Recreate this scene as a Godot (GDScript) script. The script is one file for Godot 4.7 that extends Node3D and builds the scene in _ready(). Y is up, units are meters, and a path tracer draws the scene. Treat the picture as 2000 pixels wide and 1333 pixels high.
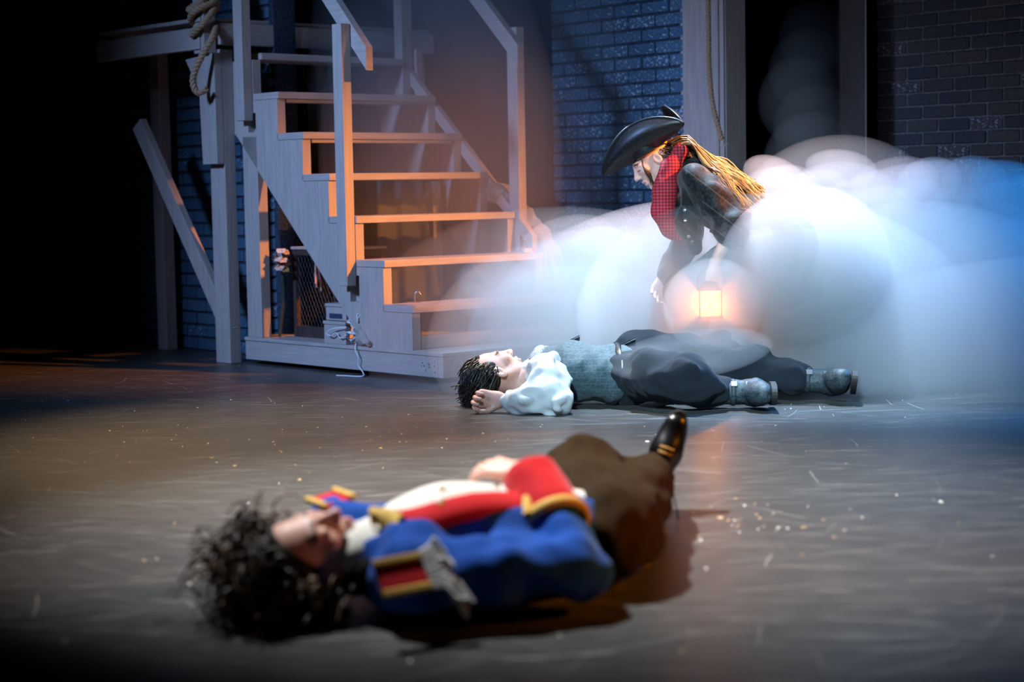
extends Node3D

# ------------------------------------------------------------------ mesh builder
class MB:
	var v := PackedVector3Array()
	var n := PackedVector3Array()
	var uv := PackedVector2Array()
	var col := PackedColorArray()
	var ix := PackedInt32Array()
	var use_col := false

	func tri(a: int, b: int, c: int) -> void:
		var g := (v[b] - v[a]).cross(v[c] - v[a])
		if g.dot(n[a] + n[b] + n[c]) > 0.0:
			ix.append(a); ix.append(c); ix.append(b)
		else:
			ix.append(a); ix.append(b); ix.append(c)

	func quad(a: int, b: int, c: int, d: int) -> void:
		tri(a, b, c)
		tri(a, c, d)

	func add(p: Vector3, nn: Vector3, t := Vector2.ZERO, c := Color.WHITE) -> int:
		v.append(p); n.append(nn); uv.append(t)
		if use_col:
			col.append(c)
		return v.size() - 1

	# box with rounded-looking chamfers
	func box(c: Vector3, size: Vector3, b := Basis.IDENTITY, ch := 0.004) -> void:
		var h := size * 0.5
		ch = minf(ch, minf(h.x, minf(h.y, h.z)) * 0.6)
		var id := {}
		for sx in [-1, 1]:
			for sy in [-1, 1]:
				for sz in [-1, 1]:
					for a in 3:
						var p := Vector3(sx * (h.x - (0.0 if a == 0 else ch)), sy * (h.y - (0.0 if a == 1 else ch)), sz * (h.z - (0.0 if a == 2 else ch)))
						var nn := Vector3(sx if a == 0 else 0, sy if a == 1 else 0, sz if a == 2 else 0)
						id[[sx, sy, sz, a]] = add(c + b * p, (b * nn).normalized())
		for s in [-1, 1]:
			quad(id[[s, -1, -1, 0]], id[[s, 1, -1, 0]], id[[s, 1, 1, 0]], id[[s, -1, 1, 0]])
			quad(id[[-1, s, -1, 1]], id[[1, s, -1, 1]], id[[1, s, 1, 1]], id[[-1, s, 1, 1]])
			quad(id[[-1, -1, s, 2]], id[[1, -1, s, 2]], id[[1, 1, s, 2]], id[[-1, 1, s, 2]])
		for s in [-1, 1]:
			for t in [-1, 1]:
				quad(id[[s, t, -1, 0]], id[[s, t, 1, 0]], id[[s, t, 1, 1]], id[[s, t, -1, 1]])
				quad(id[[s, -1, t, 0]], id[[s, 1, t, 0]], id[[s, 1, t, 2]], id[[s, -1, t, 2]])
				quad(id[[-1, s, t, 1]], id[[1, s, t, 1]], id[[1, s, t, 2]], id[[-1, s, t, 2]])
				for w in [-1, 1]:
					tri(id[[s, t, w, 0]], id[[s, t, w, 1]], id[[s, t, w, 2]])

	# flat polygon in the (p, q) plane pushed along r from o + r * r0 to o + r * r1
	func prism(poly: PackedVector2Array, o: Vector3, p: Vector3, q: Vector3, r: Vector3, r0: float, r1: float) -> void:
		var t := Geometry2D.triangulate_polygon(poly)
		for s in 2:
			var rr := r0 if s == 0 else r1
			var nn := -r if s == 0 else r
			var base := v.size()
			for a in poly:
				add(o + p * a.x + q * a.y + r * rr, nn)
			for i in range(0, t.size(), 3):
				tri(base + t[i], base + t[i + 1], base + t[i + 2])
		var clock := Geometry2D.is_polygon_clockwise(poly)
		for i in poly.size():
			var a := poly[i]
			var b := poly[(i + 1) % poly.size()]
			var e := (b - a).normalized()
			var n2 := Vector2(-e.y, e.x) if clock else Vector2(e.y, -e.x)
			var nn := p * n2.x + q * n2.y
			var w := [add(o + p * a.x + q * a.y + r * r0, nn), add(o + p * b.x + q * b.y + r * r0, nn), add(o + p * b.x + q * b.y + r * r1, nn), add(o + p * a.x + q * a.y + r * r1, nn)]
			quad(w[0], w[1], w[2], w[3])

	func tube(path: PackedVector3Array, rad: float, sides := 6, taper := 1.0, c := Color.WHITE, squash := 1.0) -> void:
		var m := path.size()
		var up := Vector3.UP
		var t0 := (path[1] - path[0]).normalized()
		if absf(t0.dot(up)) > 0.9:
			up = Vector3.RIGHT
		var nn := (up - t0 * up.dot(t0)).normalized()
		var prev := -1
		for i in m:
			var t := (path[mini(i + 1, m - 1)] - path[maxi(i - 1, 0)]).normalized()
			nn = (nn - t * nn.dot(t)).normalized()
			var bb := t.cross(nn)
			var r := rad * lerpf(1.0, taper, float(i) / (m - 1))
			var base := v.size()
			for k in sides:
				var a := TAU * k / sides
				var d := nn * cos(a) + bb * sin(a) * squash
				add(path[i] + d * r, (nn * cos(a) + bb * sin(a)).normalized(), Vector2(float(k) / sides, float(i) / (m - 1)), c)
			if prev >= 0:
				for k in sides:
					quad(prev + k, prev + (k + 1) % sides, base + (k + 1) % sides, base + k)
			prev = base
		for e in 2:
			var i := 0 if e == 0 else m - 1
			var t := (path[1] - path[0]).normalized() * -1.0 if e == 0 else (path[m - 1] - path[m - 2]).normalized()
			var cen := add(path[i], t, Vector2.ZERO, c)
			var start := v.size()
			var off := prev if e == 1 else prev - (m - 1) * sides
			for k in sides:
				add(v[off + k], t, Vector2.ZERO, c)
			for k in sides:
				tri(cen, start + k, start + (k + 1) % sides)

	# three-strand laid rope
	func rope(path: PackedVector3Array, rad: float, pitch: float, c := Color.WHITE) -> void:
		var cum := PackedFloat32Array([0.0])
		for i in range(1, path.size()):
			cum.append(cum[i - 1] + path[i].distance_to(path[i - 1]))
		var total := cum[cum.size() - 1]
		var steps := int(total / (pitch / 7.0)) + 2
		var cen := PackedVector3Array()
		var j := 0
		for i in steps:
			var s := total * i / (steps - 1)
			while j < path.size() - 2 and cum[j + 1] < s:
				j += 1
			cen.append(path[j].lerp(path[j + 1], clampf((s - cum[j]) / maxf(cum[j + 1] - cum[j], 1e-6), 0, 1)))
		var t0 := (cen[1] - cen[0]).normalized()
		var nn := (Vector3(0.3, 0.2, 1) - t0 * Vector3(0.3, 0.2, 1).dot(t0)).normalized()
		var strands := [PackedVector3Array(), PackedVector3Array(), PackedVector3Array()]
		for i in steps:
			var t := (cen[mini(i + 1, steps - 1)] - cen[maxi(i - 1, 0)]).normalized()
			nn = (nn - t * nn.dot(t)).normalized()
			var bb := t.cross(nn)
			for k in 3:
				var a := TAU * (k / 3.0 + (total * i / (steps - 1)) / pitch)
				strands[k].append(cen[i] + (nn * cos(a) + bb * sin(a)) * rad * 0.52)
		for k in 3:
			tube(strands[k], rad * 0.56, 6, 1.0, c)

	func lathe(prof: PackedVector2Array, o: Vector3, axis: Vector3, sides := 24) -> void:
		axis = axis.normalized()
		var p := axis.cross(Vector3.UP if absf(axis.y) < 0.9 else Vector3.RIGHT).normalized()
		var q := axis.cross(p)
		var m := prof.size()
		var base := v.size()
		for i in m:
			var d := prof[mini(i + 1, m - 1)] - prof[maxi(i - 1, 0)]
			var nr := Vector2(d.y, -d.x).normalized()
			for k in sides:
				var a := TAU * k / sides
				var rd := p * cos(a) + q * sin(a)
				add(o + rd * prof[i].x + axis * prof[i].y, (rd * nr.x + axis * nr.y).normalized())
		for i in m - 1:
			for k in sides:
				quad(base + i * sides + k, base + i * sides + (k + 1) % sides, base + (i + 1) * sides + (k + 1) % sides, base + (i + 1) * sides + k)

	# grid of points given by a callable (u, w) -> Vector3, closed into a sheet of the given thickness
	func sheet(f: Callable, nu: int, nw: int, thick: float) -> void:
		var pts := []
		for i in nu + 1:
			for j in nw + 1:
				pts.append(f.call(float(i) / nu, float(j) / nw))
		var nr := []
		for i in nu + 1:
			for j in nw + 1:
				var du: Vector3 = pts[mini(i + 1, nu) * (nw + 1) + j] - pts[maxi(i - 1, 0) * (nw + 1) + j]
				var dw: Vector3 = pts[i * (nw + 1) + mini(j + 1, nw)] - pts[i * (nw + 1) + maxi(j - 1, 0)]
				nr.append(du.cross(dw).normalized())
		var b0 := v.size()
		for s in [1.0, -1.0]:
			for i in nu + 1:
				for j in nw + 1:
					var k: int = i * (nw + 1) + j
					add(pts[k] + nr[k] * thick * 0.5 * s, nr[k] * s, Vector2(float(i) / nu, float(j) / nw))
		var half := (nu + 1) * (nw + 1)
		for i in nu:
			for j in nw:
				for s in 2:
					var k: int = b0 + s * half + i * (nw + 1) + j
					quad(k, k + 1, k + nw + 2, k + nw + 1)
		var edge := []
		for j in nw + 1:
			edge.append(j)
		for i in range(1, nu + 1):
			edge.append(i * (nw + 1) + nw)
		for j in range(nw - 1, -1, -1):
			edge.append(nu * (nw + 1) + j)
		for i in range(nu - 1, 0, -1):
			edge.append(i * (nw + 1))
		for e in edge.size():
			var a: int = edge[e]
			var b: int = edge[(e + 1) % edge.size()]
			ix.append_array([b0 + a, b0 + b, b0 + half + b, b0 + a, b0 + half + b, b0 + half + a])

	func append(o: MB, t: Transform3D) -> void:
		var base := v.size()
		for i in o.v.size():
			add(t * o.v[i], (t.basis * o.n[i]).normalized(), o.uv[i] if o.uv.size() else Vector2.ZERO, o.col[i] if o.use_col else Color.WHITE)
		for i in o.ix:
			ix.append(base + i)

	func mesh() -> ArrayMesh:
		var arr := []
		arr.resize(Mesh.ARRAY_MAX)
		arr[Mesh.ARRAY_VERTEX] = v
		arr[Mesh.ARRAY_NORMAL] = n
		arr[Mesh.ARRAY_TEX_UV] = uv
		if use_col:
			arr[Mesh.ARRAY_COLOR] = col
		arr[Mesh.ARRAY_INDEX] = ix
		var m := ArrayMesh.new()
		m.add_surface_from_arrays(Mesh.PRIMITIVE_TRIANGLES, arr)
		return m

# ------------------------------------------------------------------ smooth fields for bodies and cloth
class Sdf:
	var pr := []          # [kind, a, ba, inv, ra, dr, axis, flat, k, neg] ; kind 0 capsule, 1 ellipsoid
	var lo := Vector3.INF
	var hi := -Vector3.INF
	var noise: FastNoiseLite
	var amp := 0.0
	var stretch := Vector3.ONE
	var planes := []      # [point, normal, k]: keeps the side away from the normal

	func _grow(p: Vector3, r: float) -> void:
		lo = lo.min(p - Vector3.ONE * r)
		hi = hi.max(p + Vector3.ONE * r)

	func cap(a: Vector3, b: Vector3, ra: float, rb: float, k := 0.03, axis := Vector3.ZERO, flat := 1.0, neg := false) -> Sdf:
		var ba := b - a
		pr.append([0, a, ba, 1.0 / maxf(ba.length_squared(), 1e-9), ra, rb - ra, axis.normalized(), 1.0 / flat - 1.0, k, neg])
		if not neg:
			_grow(a, ra); _grow(b, rb)
		return self

	func chain(pts: Array, rad: Array, k := 0.03, axis := Vector3.ZERO, flat := 1.0) -> Sdf:
		for i in pts.size() - 1:
			cap(pts[i], pts[i + 1], rad[i], rad[i + 1], k, axis, flat)
		return self

	func ell(c: Vector3, r: Vector3, b := Basis.IDENTITY, k := 0.03, neg := false) -> Sdf:
		pr.append([1, c, r, 0.0, minf(r.x, minf(r.y, r.z)), 0.0, b.inverse(), 0.0, k, neg])
		if not neg:
			_grow(c, maxf(r.x, maxf(r.y, r.z)))
		return self

	func one(e: Array, p: Vector3) -> float:
		var q: Vector3 = p - e[1]
		if e[0] == 1:
			var w: Vector3 = (e[6] * q) / e[2]
			var l := w.length()
			return l * (l - 1.0) / maxf((w / e[2]).length(), 1e-6) if l > 1e-4 else -e[4]
		var t: float = clampf(q.dot(e[2]) * e[3], 0.0, 1.0)
		q -= e[2] * t
		if e[7] != 0.0:
			q += e[6] * (q.dot(e[6]) * e[7])
		return q.length() - e[4] - e[5] * t

	func at(p: Vector3, list: Array) -> float:
		var d := 1e3
		for e in list:
			var x := one(e, p)
			var k: float = e[8]
			if e[9]:
				x = -x
				var h := maxf(k - absf(d - x), 0.0)
				d = maxf(d, x) + h * h / (4.0 * k)
			elif x - d < k:
				var h := maxf(k - absf(d - x), 0.0)
				d = minf(d, x) - h * h / (4.0 * k)
		if amp > 0.0 and absf(d) < 0.06:
			var s := p * stretch
			d += amp * noise.get_noise_3d(s.x, s.y, s.z)
		for pl in planes:
			d = maxf(d, (p - pl[0]).dot(pl[1]))
		return d

	func val(p: Vector3) -> float:
		return at(p, pr)

	func grad(p: Vector3) -> Vector3:
		var e := 0.003
		return Vector3(val(p + Vector3(e, 0, 0)) - val(p - Vector3(e, 0, 0)), val(p + Vector3(0, e, 0)) - val(p - Vector3(0, e, 0)), val(p + Vector3(0, 0, e)) - val(p - Vector3(0, 0, e))).normalized()

	func stick(p: Vector3) -> Vector3:
		for i in 5:
			p -= grad(p) * val(p) * 0.9
		return p

	# surface nets: one vertex in each crossed cell, one quad round each crossed edge
	func net(cell: float, out: MB) -> void:
		var B := 6
		var o := lo - Vector3.ONE * (cell * 3.0 + amp)
		var sz := (hi - lo) + Vector3.ONE * (cell * 6.0 + amp * 2.0)
		var bx := int(ceil(sz.x / (cell * B)))
		var by := int(ceil(sz.y / (cell * B)))
		var bz := int(ceil(sz.z / (cell * B)))
		var nx := bx * B + 1
		var ny := by * B + 1
		var nz := bz * B + 1
		var vals := PackedFloat32Array()
		vals.resize(nx * ny * nz)
		vals.fill(NAN)
		var R := cell * B * 0.87
		var active := []
		for i in bx:
			for j in by:
				for k in bz:
					var c := o + Vector3(i + 0.5, j + 0.5, k + 0.5) * (cell * B)
					var near := []
					var best := 1e3
					for e in pr:
						var x := one(e, c)
						if not e[9]:
							best = minf(best, x)
						if x < R * 1.6 + e[8] + cell * 2.0 + amp:
							near.append(e)
					if best > R * 1.6 + amp + cell * 2.0 + 0.015 or near.is_empty():
						continue
					if best < -R * 2.2 - 0.06 - amp and planes.is_empty():
						var dd := at(c, near)
						if dd < -R * 2.2 - amp:
							continue
					active.append([i, j, k])
					for a in B + 1:
						for b in B + 1:
							var row := ((i * B + a) * ny + j * B + b) * nz + k * B
							for w in B + 1:
								if is_nan(vals[row + w]):
									vals[row + w] = at(o + Vector3(i * B + a, j * B + b, k * B + w) * cell, near)
		var vid := {}
		var base := out.v.size()
		var sx := ny * nz
		var first_ix := out.ix.size()
		var offs := [0, 1, nz, nz + 1, sx, sx + 1, sx + nz, sx + nz + 1]
		for bl in active:
			for a in B:
				for b in B:
					for w in B:
						var gx: int = bl[0] * B + a
						var gy: int = bl[1] * B + b
						var gz: int = bl[2] * B + w
						var id := (gx * ny + gy) * nz + gz
						var d0 := vals[id]
						var d1 := vals[id + 1]
						var d2 := vals[id + nz]
						var d3 := vals[id + nz + 1]
						var d4 := vals[id + sx]
						var d5 := vals[id + sx + 1]
						var d6 := vals[id + sx + nz]
						var d7 := vals[id + sx + nz + 1]
						var neg := int(d0 < 0) + int(d1 < 0) + int(d2 < 0) + int(d3 < 0) + int(d4 < 0) + int(d5 < 0) + int(d6 < 0) + int(d7 < 0)
						if neg == 0 or neg == 8:
							continue
						var s := Vector3.ZERO
						var m := 0
						if (d0 < 0) != (d1 < 0): s += Vector3(0, 0, d0 / (d0 - d1)); m += 1
						if (d2 < 0) != (d3 < 0): s += Vector3(0, 1, d2 / (d2 - d3)); m += 1
						if (d4 < 0) != (d5 < 0): s += Vector3(1, 0, d4 / (d4 - d5)); m += 1
						if (d6 < 0) != (d7 < 0): s += Vector3(1, 1, d6 / (d6 - d7)); m += 1
						if (d0 < 0) != (d2 < 0): s += Vector3(0, d0 / (d0 - d2), 0); m += 1
						if (d1 < 0) != (d3 < 0): s += Vector3(0, d1 / (d1 - d3), 1); m += 1
						if (d4 < 0) != (d6 < 0): s += Vector3(1, d4 / (d4 - d6), 0); m += 1
						if (d5 < 0) != (d7 < 0): s += Vector3(1, d5 / (d5 - d7), 1); m += 1
						if (d0 < 0) != (d4 < 0): s += Vector3(d0 / (d0 - d4), 0, 0); m += 1
						if (d1 < 0) != (d5 < 0): s += Vector3(d1 / (d1 - d5), 0, 1); m += 1
						if (d2 < 0) != (d6 < 0): s += Vector3(d2 / (d2 - d6), 1, 0); m += 1
						if (d3 < 0) != (d7 < 0): s += Vector3(d3 / (d3 - d7), 1, 1); m += 1
						vid[id] = out.add(o + (Vector3(gx, gy, gz) + s / m) * cell, Vector3.ZERO)
		for id in vid:
			var d0 := vals[id]
			# edges from this cell's low corner along x, y and z
			for ax in 3:
				var st: int = [sx, nz, 1][ax]
				var d1 := vals[id + st]
				if (d0 < 0) == (d1 < 0):
					continue
				var p: int = [nz, 1, sx][ax]
				var q: int = [1, sx, nz][ax]
				var a = vid.get(id)
				var b = vid.get(id - p)
				var c = vid.get(id - p - q)
				var e = vid.get(id - q)
				if b == null or c == null or e == null:
					continue
				if d0 < 0:
					out.ix.append_array([a, c, b, a, e, c])
				else:
					out.ix.append_array([a, b, c, a, c, e])
		for t in range(first_ix, out.ix.size(), 3):
			var a := out.ix[t]
			var b := out.ix[t + 1]
			var c := out.ix[t + 2]
			var g := (out.v[c] - out.v[a]).cross(out.v[b] - out.v[a])
			out.n[a] += g; out.n[b] += g; out.n[c] += g
		for i in range(base, out.n.size()):
			out.n[i] = out.n[i].normalized()

func fnl(freq: float, kind := FastNoiseLite.FRACTAL_FBM, sd := 1, oct := 3) -> FastNoiseLite:
	var f := FastNoiseLite.new()
	f.noise_type = FastNoiseLite.TYPE_SIMPLEX_SMOOTH
	f.seed = sd
	f.frequency = freq
	f.fractal_type = kind
	f.fractal_octaves = oct
	return f

# ------------------------------------------------------------------ scene helpers
var used := {}

func put(called: String, mb, m: Material, parent: Node = null) -> MeshInstance3D:
	var o := MeshInstance3D.new()
	o.name = called
	o.mesh = mb.mesh() if mb is MB else mb
	o.material_override = m
	(parent if parent else self).add_child(o, true)
	return o

func thing(called: String, label: String, category: String, at := Vector3.ZERO, group := "") -> Node3D:
	var o := Node3D.new()
	o.name = called
	add_child(o, true)
	o.position = at
	tag(o, label, category, group)
	return o

func tag(o: Node3D, label: String, category: String, group := "") -> Node3D:
	o.set_meta("label", label)
	o.set_meta("category", category)
	if group:
		o.set_meta("group", group)
	return o

func structure(o: Node3D, label := "") -> Node3D:
	o.set_meta("kind", "structure")
	if label:
		o.set_meta("label", label)
	return o

func plain(c: Color, rough := 0.8, metal := 0.0) -> StandardMaterial3D:
	var m := StandardMaterial3D.new()
	m.albedo_color = c
	m.roughness = rough
	m.metallic = metal
	return m

func textured(im: Image, scale: float, rough := 0.8, tint := Color.WHITE) -> StandardMaterial3D:
	var m := plain(tint, rough)
	m.albedo_texture = ImageTexture.create_from_image(im)
	m.uv1_triplanar = true
	m.uv1_scale = Vector3.ONE * scale
	m.uv1_triplanar_sharpness = 6.0
	return m

func smooth_path(pts: Array, per := 8) -> PackedVector3Array:
	var out := PackedVector3Array()
	for i in pts.size() - 1:
		var p0: Vector3 = pts[maxi(i - 1, 0)]
		var p3: Vector3 = pts[mini(i + 2, pts.size() - 1)]
		for s in per:
			out.append((pts[i] as Vector3).cubic_interpolate(pts[i + 1], p0, p3, float(s) / per))
	out.append(pts[pts.size() - 1])
	return out

# ------------------------------------------------------------------ camera, light, air
func spot(called: String, at: Vector3, to: Vector3, energy: float, c: Color, angle: float, soft: float, size: float) -> void:
	var s := SpotLight3D.new()
	s.name = called
	add_child(s)
	s.look_at_from_position(at, to, Vector3(0.01, 0, 1) if absf((to - at).normalized().y) > 0.99 else Vector3.UP)
	s.light_energy = energy
	s.light_color = c
	s.spot_angle = angle
	s.spot_angle_attenuation = soft
	s.spot_range = 40.0
	s.spot_attenuation = 2.0
	s.light_size = size
	s.shadow_enabled = true

func _ready() -> void:
	var cam := Camera3D.new()
	cam.name = "camera"
	add_child(cam)
	cam.position = Vector3(0, 0.8988, 0)
	cam.basis = Basis(Vector3.RIGHT, -0.08217564) * Basis(Vector3.BACK, -0.018)
	var lens := CameraAttributesPhysical.new()
	lens.frustum_focal_length = 64.8
	lens.frustum_focus_distance = 7.9
	lens.frustum_near = 0.1
	lens.frustum_far = 60.0
	lens.exposure_aperture = 2.0
	cam.attributes = lens
	cam.fov = rad_to_deg(2.0 * atan(666.5 / 3600.0))
	cam.near = 0.1
	cam.far = 60.0
	cam.current = true

	var around := WorldEnvironment.new()
	around.name = "air"
	var env := Environment.new()
	env.background_mode = Environment.BG_COLOR
	env.background_color = Color.BLACK
	env.tonemap_mode = Environment.TONE_MAPPER_LINEAR
	env.tonemap_exposure = 1.0
	env.sdfgi_enabled = true
	env.ssao_enabled = true
	env.ssil_enabled = true
	env.volumetric_fog_enabled = true
	env.volumetric_fog_density = 0.0
	around.environment = env
	add_child(around)

	# stage lanterns on the bars above and beside the stage
	spot("amber_side_lamp", Vector3(5.8, 4.4, -5.9), Vector3(0.42, 0.95, -8.6), 190, Color(1.0, 0.60, 0.22), 9.8, 1.0, 0.12)
	spot("amber_floor_lamp", Vector3(5.6, 3.4, -3.2), Vector3(0.25, 0.1, -4.5), 48, Color(1.0, 0.58, 0.08), 8.5, 1.0, 0.12)
	spot("amber_back_lamp", Vector3(4.2, 4.0, -11.6), Vector3(1.0, 0.85, -8.15), 80, Color(1.0, 0.55, 0.12), 4.5, 0.8, 0.1)
	spot("blue_front_lamp", Vector3(-5.3, 4.5, -3.9), Vector3(-0.4, 0.6, -9.2), 88, Color(0.58, 0.73, 1.0), 16, 1.0, 0.5)
	spot("white_top_lamp", Vector3(-1.9, 5.6, -5.6), Vector3(0.2, 0.1, -5.05), 135, Color(0.96, 0.98, 1.0), 18, 1.0, 0.12)
	spot("warm_back_lamp", Vector3(-2.8, 6.3, -10.6), Vector3(-0.55, 0.0, -6.7), 75, Color(1.0, 0.86, 0.7), 13, 1.0, 0.15)
	spot("front_fill_lamp", Vector3(-1.2, 5.0, 1.2), Vector3(0.95, 0.25, -7.7), 230, Color(0.74, 0.9, 1.0), 7.0, 1.0, 0.3)
	spot("smoke_top_lamp", Vector3(0.8, 6.6, -9.3), Vector3(0.95, 0.3, -8.2), 310, Color(0.76, 0.88, 1.0), 13, 1.0, 0.15)
	spot("cyan_back_lamp", Vector3(5.2, 3.4, -9.4), Vector3(2.2, 0.2, -8.0), 75, Color(0.18, 0.60, 1.0), 17, 1.0, 0.15)

	make_materials()
	build_room()
	build_stairs()
	build_props()
	build_people()
	build_smoke()

# ------------------------------------------------------------------ materials
var wood_across: StandardMaterial3D
var wood_up: StandardMaterial3D
var wood_raw: StandardMaterial3D
var rope_mat: StandardMaterial3D
var burlap: StandardMaterial3D
var steel: StandardMaterial3D
var black_iron: StandardMaterial3D

func grain(c0: Color, c1: Color, c2: Color, sd: int, upright: bool) -> Image:
	var im := Image.create(256, 256, false, Image.FORMAT_RGB8)
	var a := fnl(1.0, FastNoiseLite.FRACTAL_FBM, sd, 4)
	var b := fnl(1.0, FastNoiseLite.FRACTAL_FBM, sd + 7, 3)
	for y in 256:
		for x in 256:
			# a torus walk keeps the tile seamless
			var ux := TAU * x / 256.0
			var g := a.get_noise_3d(cos(ux) * 0.35, sin(ux) * 0.35, y * 0.11) * 0.5 + 0.5
			var w := b.get_noise_3d(cos(ux) * 0.9 + 5.0, sin(ux) * 0.9, y * 0.018) * 0.5 + 0.5
			var edge := minf(1.0, minf(y, 255 - y) / 20.0)
			g = lerpf(0.5, g, edge)
			w = lerpf(0.5, w, edge)
			var c := c0.lerp(c1, clampf(g * 1.6 - 0.3, 0, 1)).lerp(c2, clampf(w * 1.5 - 0.55, 0, 1) * 0.7)
			if upright:
				im.set_pixel(y, x, c)
			else:
				im.set_pixel(x, y, c)
	return im

func make_materials() -> void:
	var c0 := Color(0.60, 0.57, 0.53)
	var c1 := Color(0.69, 0.655, 0.61)
	var c2 := Color(0.66, 0.575, 0.60)
	wood_across = textured(grain(c0, c1, c2, 3, false), 1.6, 0.62)
	wood_up = textured(grain(c0, c1, c2, 5, true), 1.6, 0.62)
	wood_raw = textured(grain(Color(0.42, 0.31, 0.22), Color(0.55, 0.42, 0.30), Color(0.36, 0.27, 0.2), 9, false), 3.0, 0.75)
	rope_mat = textured(speckle(Color(0.62, 0.5, 0.38), Color(0.5, 0.38, 0.28), Color(0.72, 0.62, 0.5), 21, 60.0), 8.0, 0.9)
	burlap = textured(weave(Color(0.66, 0.62, 0.58), Color(0.48, 0.44, 0.40)), 9.0, 0.95)
	steel = plain(Color(0.6, 0.6, 0.6), 0.35, 0.9)
	black_iron = plain(Color(0.07, 0.07, 0.075), 0.5, 0.3)

func speckle(c0: Color, c1: Color, c2: Color, sd: int, f: float) -> Image:
	var im := Image.create(128, 128, false, Image.FORMAT_RGB8)
	var a := fnl(f / 128.0 * 0.1, FastNoiseLite.FRACTAL_FBM, sd, 4)
	for y in 128:
		for x in 128:
			var g := a.get_noise_2d(x * 3.0, y * 3.0)
			im.set_pixel(x, y, c0.lerp(c1, clampf(g * 2.0, 0, 1)).lerp(c2, clampf(-g * 2.0, 0, 1)))
	return im

func weave(c0: Color, c1: Color) -> Image:
	var im := Image.create(128, 128, false, Image.FORMAT_RGB8)
	var a := fnl(0.2, FastNoiseLite.FRACTAL_FBM, 33, 2)
	for y in 128:
		for x in 128:
			var over := ((x / 4) + (y / 4)) % 2 == 0
			var k := absf(sin((y if over else x) * PI / 4.0))
			im.set_pixel(x, y, c1.lerp(c0, clampf(k * 0.8 + 0.2 + a.get_noise_2d(x, y) * 0.4, 0, 1)))
	return im

# stage floor: worn black vinyl with scuffs, drag arcs and powdery dust
func floor_image() -> Image:
	var N := 2048
	var im := Image.create(N, N, false, Image.FORMAT_RGB8)
	var big := fnl(0.004, FastNoiseLite.FRACTAL_FBM, 11, 4)
	var fine := fnl(0.06, FastNoiseLite.FRACTAL_FBM, 12, 2)
	var small := Image.create(512, 512, false, Image.FORMAT_RGB8)
	for y in 512:
		for x in 512:
			var e := minf(minf(x, 511 - x), minf(y, 511 - y)) / 60.0
			var g := big.get_noise_2d(x * 4.0, y * 4.0) * minf(1.0, e) * 0.02 + fine.get_noise_2d(x, y) * 0.025
			var b := 0.235 + g
			small.set_pixel(x, y, Color(b, b * 0.985, b * 0.95))
	small.resize(N, N, Image.INTERPOLATE_CUBIC)
	im.copy_from(small)
	var rng := RandomNumberGenerator.new()
	rng.seed = 77
	for s in 3200:
		var p := Vector2(rng.randf() * N, rng.randf() * N)
		var ang := rng.randfn(0.0, 0.22) + (PI if rng.randf() < 0.5 else 0.0)
		if rng.randf() < 0.12:
			ang = rng.randf() * TAU
		var bend := rng.randfn(0, 0.0022)
		var ln := int(rng.randf_range(25, 170))
		var st := rng.randf_range(0.16, 0.55) * (0.35 if rng.randf() < 0.55 else 1.0)
		var wide := rng.randf() < 0.25
		for i in ln:
			ang += bend
			p += Vector2(cos(ang), sin(ang))
			var fade := st * minf(1.0, minf(i, ln - i) / 12.0) * rng.randf_range(0.5, 1.0)
			for w in (2 if wide else 1):
				var x := posmod(int(p.x), N)
				var y := posmod(int(p.y) + w, N)
				var c := im.get_pixel(x, y)
				im.set_pixel(x, y, Color(minf(c.r + fade, 0.75), minf(c.g + fade, 0.74), minf(c.b + fade * 0.95, 0.7)))
	for s in 5200:
		var x := rng.randi() % N
		var y := rng.randi() % N
		var k := rng.randf_range(0.1, 0.35)
		var c := im.get_pixel(x, y)
		im.set_pixel(x, y, Color(c.r + k, c.g + k * 0.95, c.b + k * 0.85))
	return im

# ------------------------------------------------------------------ the stage house
func slab(called: String, c: Vector3, size: Vector3, m: Material) -> Node3D:
	var mb := MB.new()
	mb.box(c, size, Basis.IDENTITY, 0.002)
	return structure(put(called, mb, m))

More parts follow.
